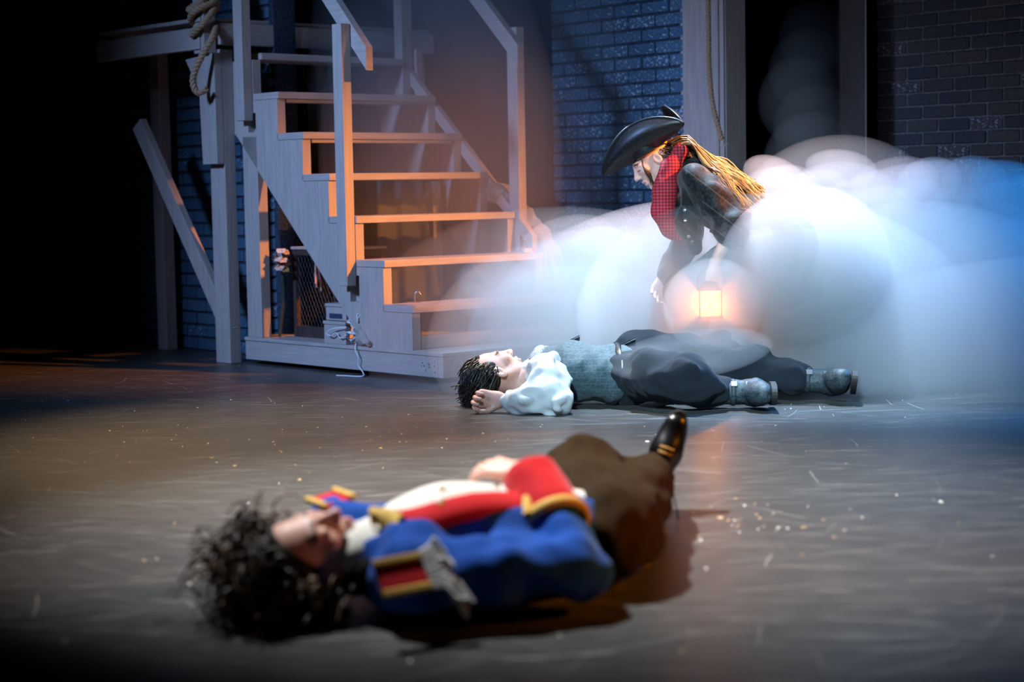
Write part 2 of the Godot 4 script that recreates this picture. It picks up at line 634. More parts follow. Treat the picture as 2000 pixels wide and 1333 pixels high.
func build_room() -> void:
	var fm := textured(floor_image(), 0.25, 0.36)
	fm.roughness = 0.40
	fm.uv1_triplanar = false
	fm.uv1_world_triplanar = false
	fm.uv1_scale = Vector3.ONE
	var fb := MB.new()
	fb.box(Vector3(0, -0.1, -5.5), Vector3(15, 0.2, 18), Basis.IDENTITY, 0.002)
	for i in fb.v.size():
		fb.uv[i] = Vector2(fb.v[i].x + 0.7, fb.v[i].z) * 0.25
	structure(put("floor", fb, fm), "scuffed black vinyl stage floor with pale scratches")
	var dark := plain(Color(0.06, 0.06, 0.065), 0.95)
	slab("wall_north", Vector3(0, 3.5, -14.4), Vector3(15, 7, 0.2), dark)
	slab("wall_south", Vector3(0, 3.5, 3.4), Vector3(15, 7, 0.2), dark)
	slab("wall_west", Vector3(-7.4, 3.5, -5.5), Vector3(0.2, 7, 18), dark)
	slab("wall_east", Vector3(7.4, 3.5, -5.5), Vector3(0.2, 7, 18), dark)
	slab("ceiling", Vector3(0, 7.1, -5.5), Vector3(15, 0.2, 18), dark)

	# black masking drapes
	var serge := plain(Color(0.03, 0.03, 0.033), 1.0)
	serge.metallic_specular = 0.1
	var mb := MB.new()
	mb.sheet(func(u, w): return Vector3(lerpf(-4.2, 5.2, u), w * 4.6, -12.6 + 0.07 * sin(u * 150.0) + 0.03 * sin(u * 61.0 + 1.0)), 300, 2, 0.01)
	tag(put("stage_drape", mb, serge), "black pleated drape hanging behind the brick flats", "drape")
	mb = MB.new()
	mb.sheet(func(u, w): return Vector3(lerpf(-6.2, -2.42, u), w * 4.6, -11.5 + 0.06 * sin(u * 75.0) + 0.03 * sin(u * 31.0)), 200, 2, 0.01)
	tag(put("stage_drape", mb, serge), "black pleated leg drape hanging beside the wooden staircase", "drape")

	# brick flats, all turned the same way
	var ang := deg_to_rad(50.0)
	var wd := Vector3(cos(ang), 0, sin(ang))
	var bluish := [Color(0.24, 0.385, 0.48), Color(0.22, 0.365, 0.465), Color(0.28, 0.41, 0.495)]
	var sooty := [Color(0.29, 0.27, 0.265), Color(0.33, 0.29, 0.275), Color(0.25, 0.25, 0.26)]
	brick_wall("wall_left", Vector3(-1.25, 0, -10.01), wd, 1.75, 31, bluish, Color(0.14, 0.20, 0.26), 0.0, "slate-blue painted brick wall behind the staircase", 5)
	brick_wall("wall_back", Vector3(0.947, 0, -10.0), wd, 1.06, 33, bluish, Color(0.15, 0.22, 0.28), 0.004, "slate-blue painted brick wall with flaking white patches behind the crouching figure", 6)
	brick_wall("wall_right", Vector3(2.95, 0, -9.69), wd, 1.28, 33, sooty, Color(0.50, 0.48, 0.46), -0.002, "sooty dark brick wall with pale mortar beside the slim post", 7)

# right end at e, running back and to the other side for len metres
func brick_wall(called: String, e: Vector3, wd: Vector3, ln: float, rows: int, tones: Array, mortar: Color, proud: float, label: String, sd: int) -> void:
	var wn := Vector3(-wd.z, 0, wd.x)
	var b := Basis(wd, Vector3.UP, wn)
	var root := Node3D.new()
	root.name = called
	add_child(root)
	root.transform = Transform3D(b, e)
	structure(root, label)
	var L := 0.205
	var Hb := 0.063
	var J := 0.0105
	var mb := MB.new()
	mb.box(Vector3(-ln / 2, rows * (Hb + J) / 2.0, -0.07), Vector3(ln, rows * (Hb + J), 0.14), Basis.IDENTITY, 0.002)
	put("mortar", mb, textured(speckle(mortar, mortar.darkened(0.25), mortar.lightened(0.12), sd, 40.0), 4.0, 0.95), root)
	var rng := RandomNumberGenerator.new()
	rng.seed = sd
	var mats := []
	for t in 5:
		var c: Color = tones[t % tones.size()]
		var im := speckle(c, c.darkened(0.22), c.lightened(0.1), sd * 10 + t, 50.0)
		if proud > 0.0 or t == 4:
			# flakes of old white paint
			var a := fnl(0.05, FastNoiseLite.FRACTAL_FBM, sd * 3 + t, 4)
			for y in 128:
				for x in 128:
					var g := a.get_noise_2d(x, y * 1.5)
					if g > (0.22 if t >= 3 else 0.40):
						im.set_pixel(x, y, im.get_pixel(x, y).lerp(Color(0.74, 0.78, 0.8), clampf((g - 0.2) * 5.0, 0, 0.85)))
		var m := textured(im, 5.0, 0.7)
		m.uv1_offset = Vector3(t * 0.37, t * 0.21, 0)
		mats.append(m)
	var meshes := {}
	for half in [0.5, 1.0]:
		for k in 4:
			var q := MB.new()
			var w: float = L * half - (J * 0.5 if half < 1.0 else 0.0)
			q.box(Vector3(0, 0, 0), Vector3(w, Hb * rng.randf_range(0.97, 1.03), 0.05), Basis(Vector3.BACK, rng.randfn(0, 0.006)), rng.randf_range(0.004, 0.008))
			meshes[[half, k]] = q.mesh()
	for r in rows:
		var x := -ln
		var first := r % 2 == 1
		while x < -0.06:
			var half := 0.5 if (first or x + L > 0.01) else 1.0
			var w := (L * half - (J * 0.5 if half < 1.0 else 0.0))
			if x + w > 0.012:
				break
			var o := put("brick", meshes[[half, rng.randi() % 4]], mats[[0, 0, 1, 1, 2, 2, 3, 4][rng.randi() % 8]], root)
			o.position = Vector3(x + w / 2, (r + 0.5) * (Hb + J), -0.015 + rng.randf_range(-0.002, 0.003))
			x += w + J
			first = false

# ------------------------------------------------------------------ the wooden staircase unit
const RUN := 0.2117
const RISE := 0.2128
const WIDE := 1.0531
const TOP1 := 0.3553
const PLAT := 0.1425

func bx(x0: float, x1: float, y0: float, y1: float, z0: float, z1: float, ch := 0.004) -> MB:
	var mb := MB.new()
	mb.box(Vector3(x0 + x1, y0 + y1, z0 + z1) * 0.5, Vector3(absf(x1 - x0), absf(y1 - y0), absf(z1 - z0)), Basis.IDENTITY, ch)
	return mb

func build_stairs() -> void:
	var s := thing("staircase", "grey-painted wooden stage staircase with open risers and handrails on a low wheeled platform", "staircase", Vector3(-0.4657, 0, -8.7269))
	s.rotation.y = 0.7349086
	# low platform: deck sheet, skirt boards, castors
	var p := Node3D.new()
	p.name = "platform"
	s.add_child(p)
	put("deck_sheet", bx(-0.006, WIDE + 0.006, PLAT - 0.02, PLAT, -1.424, 0.218), wood_across, p)
	put("skirt_board", bx(0.0, WIDE, 0.022, PLAT - 0.0205, 0.172, 0.2118, 0.003), wood_across, p)
	var side := MB.new()
	side.box(Vector3(0.02, (0.022 + PLAT - 0.0205) / 2, -0.6258), Vector3(0.04, PLAT - 0.0425, 1.595), Basis.IDENTITY, 0.003)
	put("skirt_board", side, wood_across, p)
	side = MB.new()
	side.box(Vector3(WIDE - 0.02, (0.022 + PLAT - 0.0205) / 2, -0.6258), Vector3(0.04, PLAT - 0.0425, 1.595), Basis.IDENTITY, 0.003)
	put("skirt_board", side, wood_across, p)
	put("skirt_board", bx(0.04, WIDE - 0.04, 0.022, PLAT - 0.0205, -1.424, -1.384, 0.003), wood_across, p)
	for c in [[0.09, 0.12], [0.09, -1.3], [WIDE - 0.09, 0.12], [WIDE - 0.09, -1.3]]:
		var w := MB.new()
		w.lathe(PackedVector2Array([Vector2(0.001, -0.014), Vector2(0.03, -0.014), Vector2(0.034, -0.009), Vector2(0.034, 0.009), Vector2(0.03, 0.014), Vector2(0.001, 0.014)]), Vector3(c[0], 0.034, c[1]), Vector3(1, 0, 0.3), 20)
		w.box(Vector3(c[0], 0.085, c[1]), Vector3(0.07, 0.01, 0.07))
		put("castor", w, black_iron, p)
	# screw heads on the front corner
	var rng := RandomNumberGenerator.new()
	rng.seed = 4
	# treads
	for k in 7:
		var y := TOP1 + k * RISE
		var z := -k * RUN
		var x1 := WIDE - (0.05 if k == 6 else 0.0)
		var x0 := 0.05 if k == 6 else 0.0
		var t := put("tread", bx(x0, x1, y - 0.036, y, z - 0.235, z, 0.004), wood_across, s)
		if k == 4 or k == 5:
			put("cleat", bx(0.06, WIDE - 0.06, y - 0.054, y - 0.0365, z - 0.06, z - 0.012, 0.002), wood_across, t)
	put("riser_board", bx(0.055, WIDE - 0.055, PLAT, PLAT + 0.066, -0.05, -0.012), wood_across, s)
	# stringers with cut steps; slots where the rail posts pass through
	for sd in 2:
		var poly := PackedVector2Array([Vector2(-0.373, PLAT), Vector2(-0.011, PLAT)])
		for k in 7:
			poly.append(Vector2(-0.011 - k * RUN, TOP1 + k * RISE - 0.0365))
			poly.append(Vector2(-0.011 - (k + 1) * RUN, TOP1 + k * RISE - 0.0365))
		poly.append(Vector2(-0.011 - 7 * RUN, 1.24))
		poly.append(Vector2(-1.434, 1.194))
		var mb := MB.new()
		var x0 := 0.0 if sd == 0 else WIDE - 0.05
		var holes := [Rect2(-0.49, 0.36, 0.075, 0.13), Rect2(-1.335, 1.22, 0.07, 0.10)]
		var cuts := [-2.0, -1.335, -1.265, -0.49, -0.415, 1.0]
		for c in cuts.size() - 1:
			var bands := [[-1.0, 3.0]]
			if sd == 0 and c == 3:
				bands = [[-1.0, 0.36], [0.49, 3.0]]
			elif sd == 0 and c == 1:
				bands = [[-1.0, 1.22], [1.32, 3.0]]
			for bd in bands:
				var r := PackedVector2Array([Vector2(cuts[c], bd[0]), Vector2(cuts[c + 1], bd[0]), Vector2(cuts[c + 1], bd[1]), Vector2(cuts[c], bd[1])])
				for piece in Geometry2D.intersect_polygons(poly, r):
					mb.prism(piece, Vector3.ZERO, Vector3.BACK, Vector3.UP, Vector3.RIGHT, x0, x0 + 0.05)
		if sd == 0:
			for h in holes:
				mb.box(Vector3(0.043, h.position.y + h.size.y / 2, h.position.x + h.size.x / 2), Vector3(0.012, h.size.y, h.size.x), Basis.IDENTITY, 0.001)
		put("stringer", mb, wood_up, s)
	# rail posts
	put("post", bx(-0.058, -0.002, 0.44, 1.715, -0.51, -0.435, 0.003), wood_up, s)
	put("post", bx(-0.058, -0.002, 1.28, 2.9, -1.365, -1.285, 0.003), wood_up, s)
	put("post", bx(WIDE + 0.001, WIDE + 0.055, 0.52, 1.745, -0.475, -0.395, 0.003), wood_up, s)
	put("post", bx(WIDE - 0.045, WIDE + 0.03, 1.425, 2.9, -1.36, -1.29, 0.003), wood_up, s)
	put("post", bx(WIDE + 0.04, WIDE + 0.085, 1.0, 1.69, -1.33, -1.27, 0.003), wood_up, s)
	# handrails
	for q in [[0.001, 0.042, 1.484, -0.319, 1.06], [WIDE - 0.042, WIDE - 0.001, 1.535, -0.341, 0.99]]:
		var poly := PackedVector2Array([Vector2(q[3], q[2]), Vector2(q[3], q[2] + 0.112), Vector2(q[3] - 1.15, q[2] + 0.112 + 1.15 * q[4]), Vector2(q[3] - 1.15, q[2] + 1.15 * q[4])])
		var mb := MB.new()
		mb.prism(poly, Vector3.ZERO, Vector3.BACK, Vector3.UP, Vector3.RIGHT, q[0], q[1])
		put("handrail", mb, wood_across, s)
	# lower guard board outside the far stringer
	var gb := MB.new()
	gb.prism(PackedVector2Array([Vector2(-0.30, 0.575), Vector2(-0.30, 0.655), Vector2(-1.32, 1.60), Vector2(-1.32, 1.52)]), Vector3.ZERO, Vector3.BACK, Vector3.UP, Vector3.RIGHT, WIDE + 0.002, WIDE + 0.036)
	put("guard_board", gb, wood_across, s)
	# landing at the head of the stairs
	put("landing_beam", bx(-0.06, 1.40, 1.685, 1.80, -1.525, -1.482), wood_across, s)
	put("landing_beam", bx(-0.16, -0.118, 1.66, 1.775, -2.6, -1.53), wood_across, s)
	put("landing_beam", bx(1.33, 1.37, 1.685, 1.80, -2.6, -1.53), wood_across, s)
	for k in 7:
		put("landing_plank", bx(-0.16, 1.40, 1.803, 1.825, -1.66 - k * 0.15, -1.515 - k * 0.15, 0.003), wood_across, s)
	# legs, brace and bracket at the open side
	put("leg", bx(-0.07, 0.0, 0.0, 1.66, -1.60, -1.462, 0.003), wood_up, s)
	put("leg", bx(0.0, 0.06, PLAT, 1.2, -1.395, -1.262, 0.003), wood_up, s)
	put("leg", bx(1.30, 1.37, 0.0, 1.68, -1.60, -1.53, 0.003), wood_up, s)
	put("leg", bx(0.18, 0.25, 0.0, 1.80, -2.6, -2.5, 0.003), wood_up, s)
	put("leg", bx(1.30, 1.37, 0.0, 1.68, -2.6, -2.5, 0.003), wood_up, s)
	put("leg", bx(WIDE - 0.05, WIDE, PLAT, 0.75, -0.62, -0.52, 0.003), wood_up, s)
	put("leg", bx(0.90, 0.96, PLAT, 0.95, -0.99, -0.92, 0.003), wood_up, s)
	var br := MB.new()
	var b0 := Vector3(-0.035, 0.16, -1.5)
	var b1 := Vector3(-0.105, 1.30, -2.25)
	var dv := (b1 - b0).normalized()
	var bs := Basis(dv.cross(Vector3.RIGHT).normalized().cross(dv), dv, dv.cross(Vector3.RIGHT).normalized() * -1.0)
	bs.x = bs.y.cross(bs.z)
	br.box((b0 + b1) * 0.5, Vector3(0.045, b0.distance_to(b1), 0.10), bs)
	put("brace", br, wood_up, s)
	var bk := MB.new()
	bk.prism(PackedVector2Array([Vector2(-1.462, 1.06), Vector2(-1.60, 1.06), Vector2(-1.615, 1.45), Vector2(-1.74, 1.62), Vector2(-1.462, 1.64)]), Vector3.ZERO, Vector3.BACK, Vector3.UP, Vector3.RIGHT, -0.115, -0.072)
	put("bracket", bk, wood_up, s)
	put("post", bx(-0.15, -0.075, 1.64, 2.9, -1.60, -1.50, 0.003), wood_up, s)
	# drive marks of old screws near the platform corner
	for i in 22:
		var sc := MB.new()
		var front := i < 12
		var q := Vector3(rng.randf_range(0.03, 0.26), rng.randf_range(0.04, 0.11), 0.2122) if front else Vector3(-0.0006, rng.randf_range(0.04, 0.11), rng.randf_range(0.04, 0.17))
		sc.lathe(PackedVector2Array([Vector2(0.0001, 0.0008), Vector2(0.0035, 0.0004), Vector2(0.004, -0.001)]), q, Vector3.BACK if front else Vector3.LEFT, 8)
		put("screw", sc, plain(Color(0.16, 0.14, 0.12), 0.8), p)
	# timber pillar, slim post and what hangs on them
	var ang := deg_to_rad(50.0)
	var wd := Vector3(cos(ang), 0, sin(ang))
	var wn := Vector3(-wd.z, 0, wd.x)
	var b := Basis(wd, Vector3.UP, wn)
	var pil := thing("timber_pillar", "broad grey-painted timber pillar with a rope hanging down its face", "pillar", Vector3(1.147, 0, -9.75))
	pil.basis = b
	put("shaft", bx(-0.335, 0.0, 0.0, 3.2, -0.154, 0.0, 0.004), wood_up, pil)
	put("batten", bx(-0.03, -0.004, 0.0, 3.2, 0.0, 0.014, 0.003), wood_up, pil)
	put("batten", bx(-0.085, -0.045, 0.0, 3.2, 0.0, 0.012, 0.003), wood_up, pil)
	var sp := thing("timber_post", "slim dark-stained timber post standing behind the smoke", "post", Vector3(1.932, 0, -10.4))
	var stain := textured(grain(Color(0.34, 0.28, 0.25), Color(0.42, 0.35, 0.31), Color(0.3, 0.26, 0.24), 15, true), 1.6, 0.6)
	put("shaft", bx(-0.07, 0.07, 0.0, 3.2, -0.1, 0.0, 0.004), stain, sp)
	put("edge_bead", bx(0.0705, 0.078, 0.0, 3.2, -0.03, 0.006, 0.002), wood_up, sp)

# ------------------------------------------------------------------ ropes, cloths and clutter round the stairs
func stair_point(x: float, y: float, z: float) -> Vector3:
	return Vector3(-0.4657, 0, -8.7269) + Basis(Vector3.UP, 0.7349086) * Vector3(x, y, z)

func build_props() -> void:
	# rope down the face of the timber pillar, with a whipped frayed end
	var r := thing("hanging_rope", "thick twisted rope hanging down the broad timber pillar, ending in a frayed tip", "rope", Vector3(1.08, 1.06, -9.62))
	var pts := [Vector3(1.05, 3.1, -9.70), Vector3(1.047, 2.2, -9.66), Vector3(1.046, 1.72, -9.64), Vector3(1.047, 1.50, -9.63), Vector3(1.060, 1.34, -9.63), Vector3(1.085, 1.22, -9.62), Vector3(1.108, 1.135, -9.61)]
	var path := smooth_path(pts, 12)
	for i in path.size():
		path[i] -= r.position
	var mb := MB.new()
	mb.rope(path, 0.0135, 0.055)
	put("laid_rope", mb, rope_mat, r)
	mb = MB.new()
	var rng := RandomNumberGenerator.new()
	rng.seed = 2
	var tip := path[path.size() - 1]
	for i in 26:
		var d := Vector3(rng.randfn(0.25, 0.4), -1.0, rng.randfn(0, 0.4)).normalized()
		mb.tube(smooth_path([tip + Vector3(rng.randfn(0, 0.005), 0.004, rng.randfn(0, 0.005)), tip + d * 0.018, tip + d * rng.randf_range(0.025, 0.042) + Vector3(rng.randfn(0, 0.006), 0, 0)], 3), 0.002, 4, 0.5)
	put("frayed_end", mb, plain(Color(0.8, 0.76, 0.7), 0.95), r)

	# rope wound round the landing post
	var c := stair_point(-0.112, 0, -1.55)
	var w := thing("wound_rope", "brown twisted rope wound round the landing post with a hanging loop", "rope", Vector3(c.x, 1.62, c.z))
	var q := []
	var ax := Basis(Vector3.UP, 0.7349086)
	for i in 34:
		var t := i / 33.0
		var a := TAU * t * 3.2 - 0.4
		q.append(ax * Vector3(0.068 * cos(a), 0, 0.080 * sin(a)) * (1.0 + 0.12 * sin(i * 1.3)) + Vector3(0, 0.34 - t * 0.20 + 0.045 * sin(a * 1.0 + 1.0) + 0.02 * sin(i * 0.9), 0))
	q.append_array([Vector3(0.06, 0.10, 0.10), Vector3(0.02, 0.03, 0.12), Vector3(-0.03, -0.06, 0.12), Vector3(-0.05, -0.13, 0.115), Vector3(-0.03, -0.19, 0.11), Vector3(0.02, -0.17, 0.11)])
	mb = MB.new()
	mb.rope(smooth_path(q, 5), 0.018, 0.07)
	put("laid_rope", mb, rope_mat, w)

	# sackcloth over the far guard board: a rolled bundle and a long fall of cloth
	var s := thing("sackcloth", "pale rumpled sackcloth draped down the outside of the staircase beside the handrail post", "cloth", Vector3(0.14, 0.0, -9.7))
	var sd := Sdf.new()
	sd.chain([Vector3(-0.108, 0.862, -9.954), Vector3(-0.049, 0.873, -9.911), Vector3(0.000, 0.841, -9.868)], [0.045, 0.058, 0.05], 0.04)
	folds(sd, 0.022, 6.0, 201, Vector3(1, 2.2, 1))
	dress("rolled_end", sd, 0.007, burlap, s)
	sd = Sdf.new()
	sd.chain([Vector3(0.060, 0.791, -9.857), Vector3(0.092, 0.721, -9.825), Vector3(0.120, 0.644, -9.792), Vector3(0.169, 0.574, -9.770), Vector3(0.228, 0.514, -9.748)], [0.035, 0.048, 0.07, 0.07, 0.055], 0.04, Vector3(-0.5, 0.3, 0.8), 0.7)
	folds(sd, 0.03, 6.5, 203, Vector3(1.6, 0.8, 1.6))
	dress("bunched_fold", sd, 0.007, burlap, s)
	mb = MB.new()
	mb.sheet(func(u, v):
		var a: Vector3 = Vector3(0.167, 0.576, -9.644).lerp(Vector3(0.162, 0.220, -9.569), v)
		var b: Vector3 = Vector3(0.259, 0.538, -9.666).lerp(Vector3(0.432, 0.317, -9.666), v)
		var f: float = sin(u * 19.0 + v * 1.5) * 0.018 * (0.35 + v) + sin(u * 7.0 - v * 2.0) * 0.012
		return a.lerp(b, u) + Vector3(0, -0.03 * v * sin(u * 9.0), f), 40, 20, 0.004)
	dress("hanging_fall", mb, 0.0, burlap, s)

	# dull cloth behind the open risers
	var gm := cloth_mat(Color(0.36, 0.36, 0.36))
	mb = MB.new()
	mb.sheet(func(u, v):
		var p: Vector3 = stair_point(lerpf(0.52, 0.82, u) + 0.16 * v * (u - 0.35), lerpf(0.98, PLAT + 0.012, v), -0.92 + 0.05 * v)
		return p + Vector3(0, 0, 0.03 * sin(u * 14.0 + v) * (0.4 + v)), 36, 14, 0.005)
	tag(put("hanging_cloth", mb, gm), "dull grey cloth hanging behind the open risers of the staircase", "cloth")
	# small red and white carton on the second tread
	var cx := thing("carton", "small red and white carton lying on the second tread by the post", "carton", stair_point(1.005, TOP1 + RISE, -0.275))
	cx.rotation.y = 0.5
	put("box", bx(-0.035, 0.012, 0.001, 0.024, -0.016, 0.016, 0.001), plain(Color(0.75, 0.72, 0.70), 0.6), cx)
	put("flap", bx(0.0125, 0.036, 0.001, 0.024, -0.016, 0.016, 0.001), plain(Color(0.75, 0.1, 0.09), 0.5), cx)
	# amber-lit offcut and hook lying under the treads
	var oc := thing("offcut", "raw pine offcut with a bent wire hook lying under the first tread", "offcut", stair_point(0.10, PLAT, -0.12))
	put("block", bx(-0.04, 0.03, 0.0, 0.215, -0.16, -0.10, 0.003), wood_raw, oc)
	mb = MB.new()
	mb.tube(smooth_path([Vector3(0.0, 0.21, -0.13), Vector3(0.0, 0.25, -0.13), Vector3(0.015, 0.265, -0.13), Vector3(0.03, 0.25, -0.13)], 6), 0.004, 6)
	put("hook", mb, steel, oc)

	build_clutter()
	build_lantern()
	build_debris()

func build_clutter() -> void:
	# crate with wire netting
	var turn := 0.7349086
	var at := stair_point(0.30, PLAT, -0.98)
	var cr := thing("wire_crate", "tall dark wooden crate faced with wire netting under the stairs", "crate", at)
	cr.rotation.y = turn
	var dw := textured(grain(Color(0.20, 0.14, 0.12), Color(0.28, 0.2, 0.17), Color(0.16, 0.12, 0.11), 17, true), 3.0, 0.75)
	# open face looks toward local -x
	var hx := 0.13
	var hz := 0.20
	var hh := 0.46
	for x in [-hx, hx]:
		for z in [-hz, hz]:
			put("upright", bx(x - 0.014, x + 0.014, 0.0, hh, z - 0.014, z + 0.014, 0.002), dw, cr)
	for y in [0.0, hh - 0.03]:
		for x in [-hx, hx]:
			put("rail", bx(x - 0.012, x + 0.012, y, y + (0.06 if y == 0.0 else 0.03), -hz + 0.015, hz - 0.015, 0.002), dw, cr)
		for z in [-hz, hz]:
			put("rail", bx(-hx + 0.015, hx - 0.015, y, y + 0.03, z - 0.012, z + 0.012, 0.002), dw, cr)
	put("lid", bx(-hx - 0.02, hx + 0.02, hh + 0.001, hh + 0.016, -hz - 0.02, hz + 0.02, 0.003), wood_up, cr)
	put("back_panel", bx(hx - 0.006, hx, 0.01, hh - 0.01, -hz + 0.015, hz - 0.015, 0.001), dw, cr)
	var net := MB.new()
	for face in 2:
		for i in range(-16, 17):
			for sgn in [-1.0, 1.0]:
				var p := PackedVector3Array()
				for j in 15:
					var t := j / 14.0
					var y := 0.03 + t * (hh - 0.06)
					var u: float = i * 0.028 + sgn * (y * 0.55) + 0.003 * sin(j * PI)
					if face == 0 and absf(u) < hz - 0.012:
						p.append(Vector3(-hx - 0.004, y, u))
					elif face == 1 and absf(u) < hx - 0.012:
						p.append(Vector3(u, y, hz + 0.004))
				if p.size() > 1:
					net.tube(p, 0.0011, 3)
	put("wire_netting", net, plain(Color(0.35, 0.36, 0.38), 0.45, 0.8), cr)
	# white twine scrap on the lid
	var rng := RandomNumberGenerator.new()
	rng.seed = 12
	var tw := thing("twine_scrap", "short scrap of white twine lying on the wire crate", "twine", at + Vector3(0, hh + 0.017, 0))
	var q := []
	for i in 9:
		q.append(Vector3(-0.10 + rng.randfn(0, 0.02), 0.008 + 0.008 * (i % 2), 0.08 + rng.randfn(0, 0.025)))
	var mb := MB.new()
	mb.tube(smooth_path(q, 5), 0.004, 5)
	put("strand", mb, plain(Color(0.78, 0.76, 0.74), 0.9), tw)
	# hank of pinkish rope hung from the crate lid
	var hk := thing("rope_hank", "thin pinkish rope hank hanging in a loop over the wire crate", "rope", at + Basis(Vector3.UP, turn) * Vector3(-0.16, hh, 0.06))
	mb = MB.new()
	for k in 4:
		var o := Vector3(rng.randfn(0, 0.006), 0, rng.randfn(0, 0.01))
		var b := Basis(Vector3.UP, turn)
		mb.rope(smooth_path([b * Vector3(0.12, 0.022, 0.03) + o, b * Vector3(0.02, 0.035, 0.02) + o, b * Vector3(-0.014, -0.02, 0.0) + o, b * Vector3(-0.018, -0.09, -0.012) + o, b * Vector3(-0.016, -0.15 - 0.02 * k, -0.006) + o * 2.0], 6), 0.0055, 0.024)
	put("laid_rope", mb, textured(speckle(Color(0.72, 0.58, 0.54), Color(0.58, 0.45, 0.42), Color(0.8, 0.68, 0.62), 5, 40), 8.0, 0.9), hk)
	# dried blooms hung stem down beside the crate
	var fb := stair_point(0.085, PLAT, -1.20)
	var fl := thing("dried_flower", "dried pale yellow bloom with a long drooping dark stem beside the wire crate", "dried flower", fb)
	mb = MB.new()
	mb.tube(smooth_path([Vector3(-0.015, 0.003, 0.01), Vector3(0.0, 0.12, 0.0), Vector3(0.012, 0.22, -0.005), Vector3(0.008, 0.33, 0.0)], 8), 0.008, 7, 1.8)
	put("stem", mb, plain(Color(0.13, 0.19, 0.16), 0.8), fl)
	var petals := [Color(0.72, 0.70, 0.68), Color(0.74, 0.56, 0.28), Color(0.66, 0.62, 0.60)]
	for i in 16:
		var a := TAU * i / 16.0 * 2.4
		var up := 0.335 + 0.007 * i
		var d := Vector3(cos(a), 0.5, sin(a))
		var pb := MB.new()
		pb.sheet(func(u, v): return Vector3(0.008, up, 0) + d * u * 0.05 + Vector3(-sin(a), 0, cos(a)) * (v - 0.5) * 0.05 * sin(u * PI * 0.9 + 0.15) + Vector3(0, 0.02 * sin(u * 5.0), 0), 5, 4, 0.002)
		put("petal", pb, plain(petals[i % 3], 0.85), fl)
	# two little wooden boxes stacked at the foot of the stringer
	var bb := [[0.075, PLAT, -0.62, 0.08, 0.115, 0.09, "small grey wooden box under the stringer, lower of its stack"], [0.075, PLAT + 0.118, -0.62, 0.072, 0.085, 0.08, "small grey wooden box with a dark label, upper of its stack under the stringer"]]
	for i in 2:
		var e: Array = bb[i]
		var wb := thing("wooden_box", e[6], "box", stair_point(e[0], e[1], e[2]))
		wb.rotation.y = turn + (0.04 if i == 1 else 0.0)
		put("body", bx(-e[3], e[3], 0.0, e[4] - 0.018, -e[5], e[5], 0.003), wood_up, wb)
		put("lid", bx(-e[3] - 0.004, e[3] + 0.004, e[4] - 0.017, e[4], -e[5] - 0.004, e[5] + 0.004, 0.003), wood_across, wb)
		if i == 1:
			put("label_plate", bx(-e[3] - 0.002, -e[3], 0.01, 0.035, -0.05, 0.05, 0.0005), plain(Color(0.16, 0.2, 0.3), 0.7), wb)
	# corked jug behind the boxes
	var jg := thing("stoneware_jug", "little brown stoneware jug with a pale rim standing on the stacked boxes", "jug", stair_point(0.075, PLAT + 0.2035, -0.62))
	mb = MB.new()
	mb.lathe(PackedVector2Array([Vector2(0.001, 0.0), Vector2(0.028, 0.0), Vector2(0.036, 0.02), Vector2(0.034, 0.045), Vector2(0.018, 0.066), Vector2(0.014, 0.08), Vector2(0.018, 0.088), Vector2(0.001, 0.088)]), Vector3.ZERO, Vector3.UP, 20)
	put("body", mb, plain(Color(0.45, 0.32, 0.18), 0.4), jg)
	# net bag and white cord spilling over the platform edge
	var nb := thing("cord_bundle", "tangle of white cord spilling over the platform edge at the stringer foot", "cord", stair_point(0.0, PLAT, -0.40))
	mb = MB.new()
	var base := nb.position
	for k in 7:
		var pp := []
		var cc := stair_point(-0.012 + rng.randf() * 0.05, PLAT + 0.03 + 0.016 * k, -0.47 + rng.randf_range(-0.03, 0.04)) - base
		var u1 := Vector3(rng.randfn(0, 1), rng.randfn(0, 1), rng.randfn(0, 1)).normalized()
		var u2 := u1.cross(Vector3(rng.randfn(0, 1), rng.randfn(0, 1), rng.randfn(0, 1))).normalized()
		for i in 22:
			var a := TAU * i / 9.0
			var pt: Vector3 = cc + (u1 * cos(a) + u2 * sin(a)) * (0.02 + 0.022 * absf(sin(i * 0.7))) + Vector3(rng.randfn(0, 0.004), 0, rng.randfn(0, 0.004))
			pt.y = maxf(pt.y, 0.004)
			pp.append(pt)
		mb.tube(smooth_path(pp, 3), 0.0032, 5)
	var lp := []
	for e in [[-0.02, PLAT + 0.09, -0.50], [-0.03, PLAT + 0.08, -0.60], [-0.03, PLAT + 0.055, -0.655], [-0.03, PLAT + 0.045, -0.62], [-0.025, PLAT + 0.06, -0.58], [-0.02, PLAT + 0.035, -0.55], [-0.02, PLAT + 0.07, -0.47]]:
		lp.append(stair_point(e[0], e[1], e[2]) - base)
	mb.tube(smooth_path(lp, 6), 0.003, 5)
	var tail := []
	for e in [[-0.012, PLAT + 0.012, -0.44], [-0.022, PLAT - 0.02, -0.43], [-0.02, 0.09, -0.41], [-0.018, 0.05, -0.415], [-0.02, 0.02, -0.38], [-0.06, 0.004, -0.33], [-0.10, 0.004, -0.42], [-0.12, 0.004, -0.46]]:
		tail.append(stair_point(e[0], e[1], e[2]) - base)
	mb.tube(smooth_path(tail, 6), 0.0035, 5)
	put("cord", mb, plain(Color(0.86, 0.85, 0.83), 0.85), nb)
	var bg := thing("cloth_bag", "limp pale cloth bag slumped at the stringer foot behind white cord", "bag", stair_point(-0.02, PLAT, -0.42))
	var sd := Sdf.new()
	sd.cap(stair_point(0.012, PLAT + 0.05, -0.425), stair_point(0.012, PLAT + 0.10, -0.45), 0.04, 0.026, 0.03)
	sd.cap(stair_point(0.01, PLAT + 0.035, -0.42), stair_point(-0.012, PLAT + 0.022, -0.34), 0.034, 0.018, 0.03)
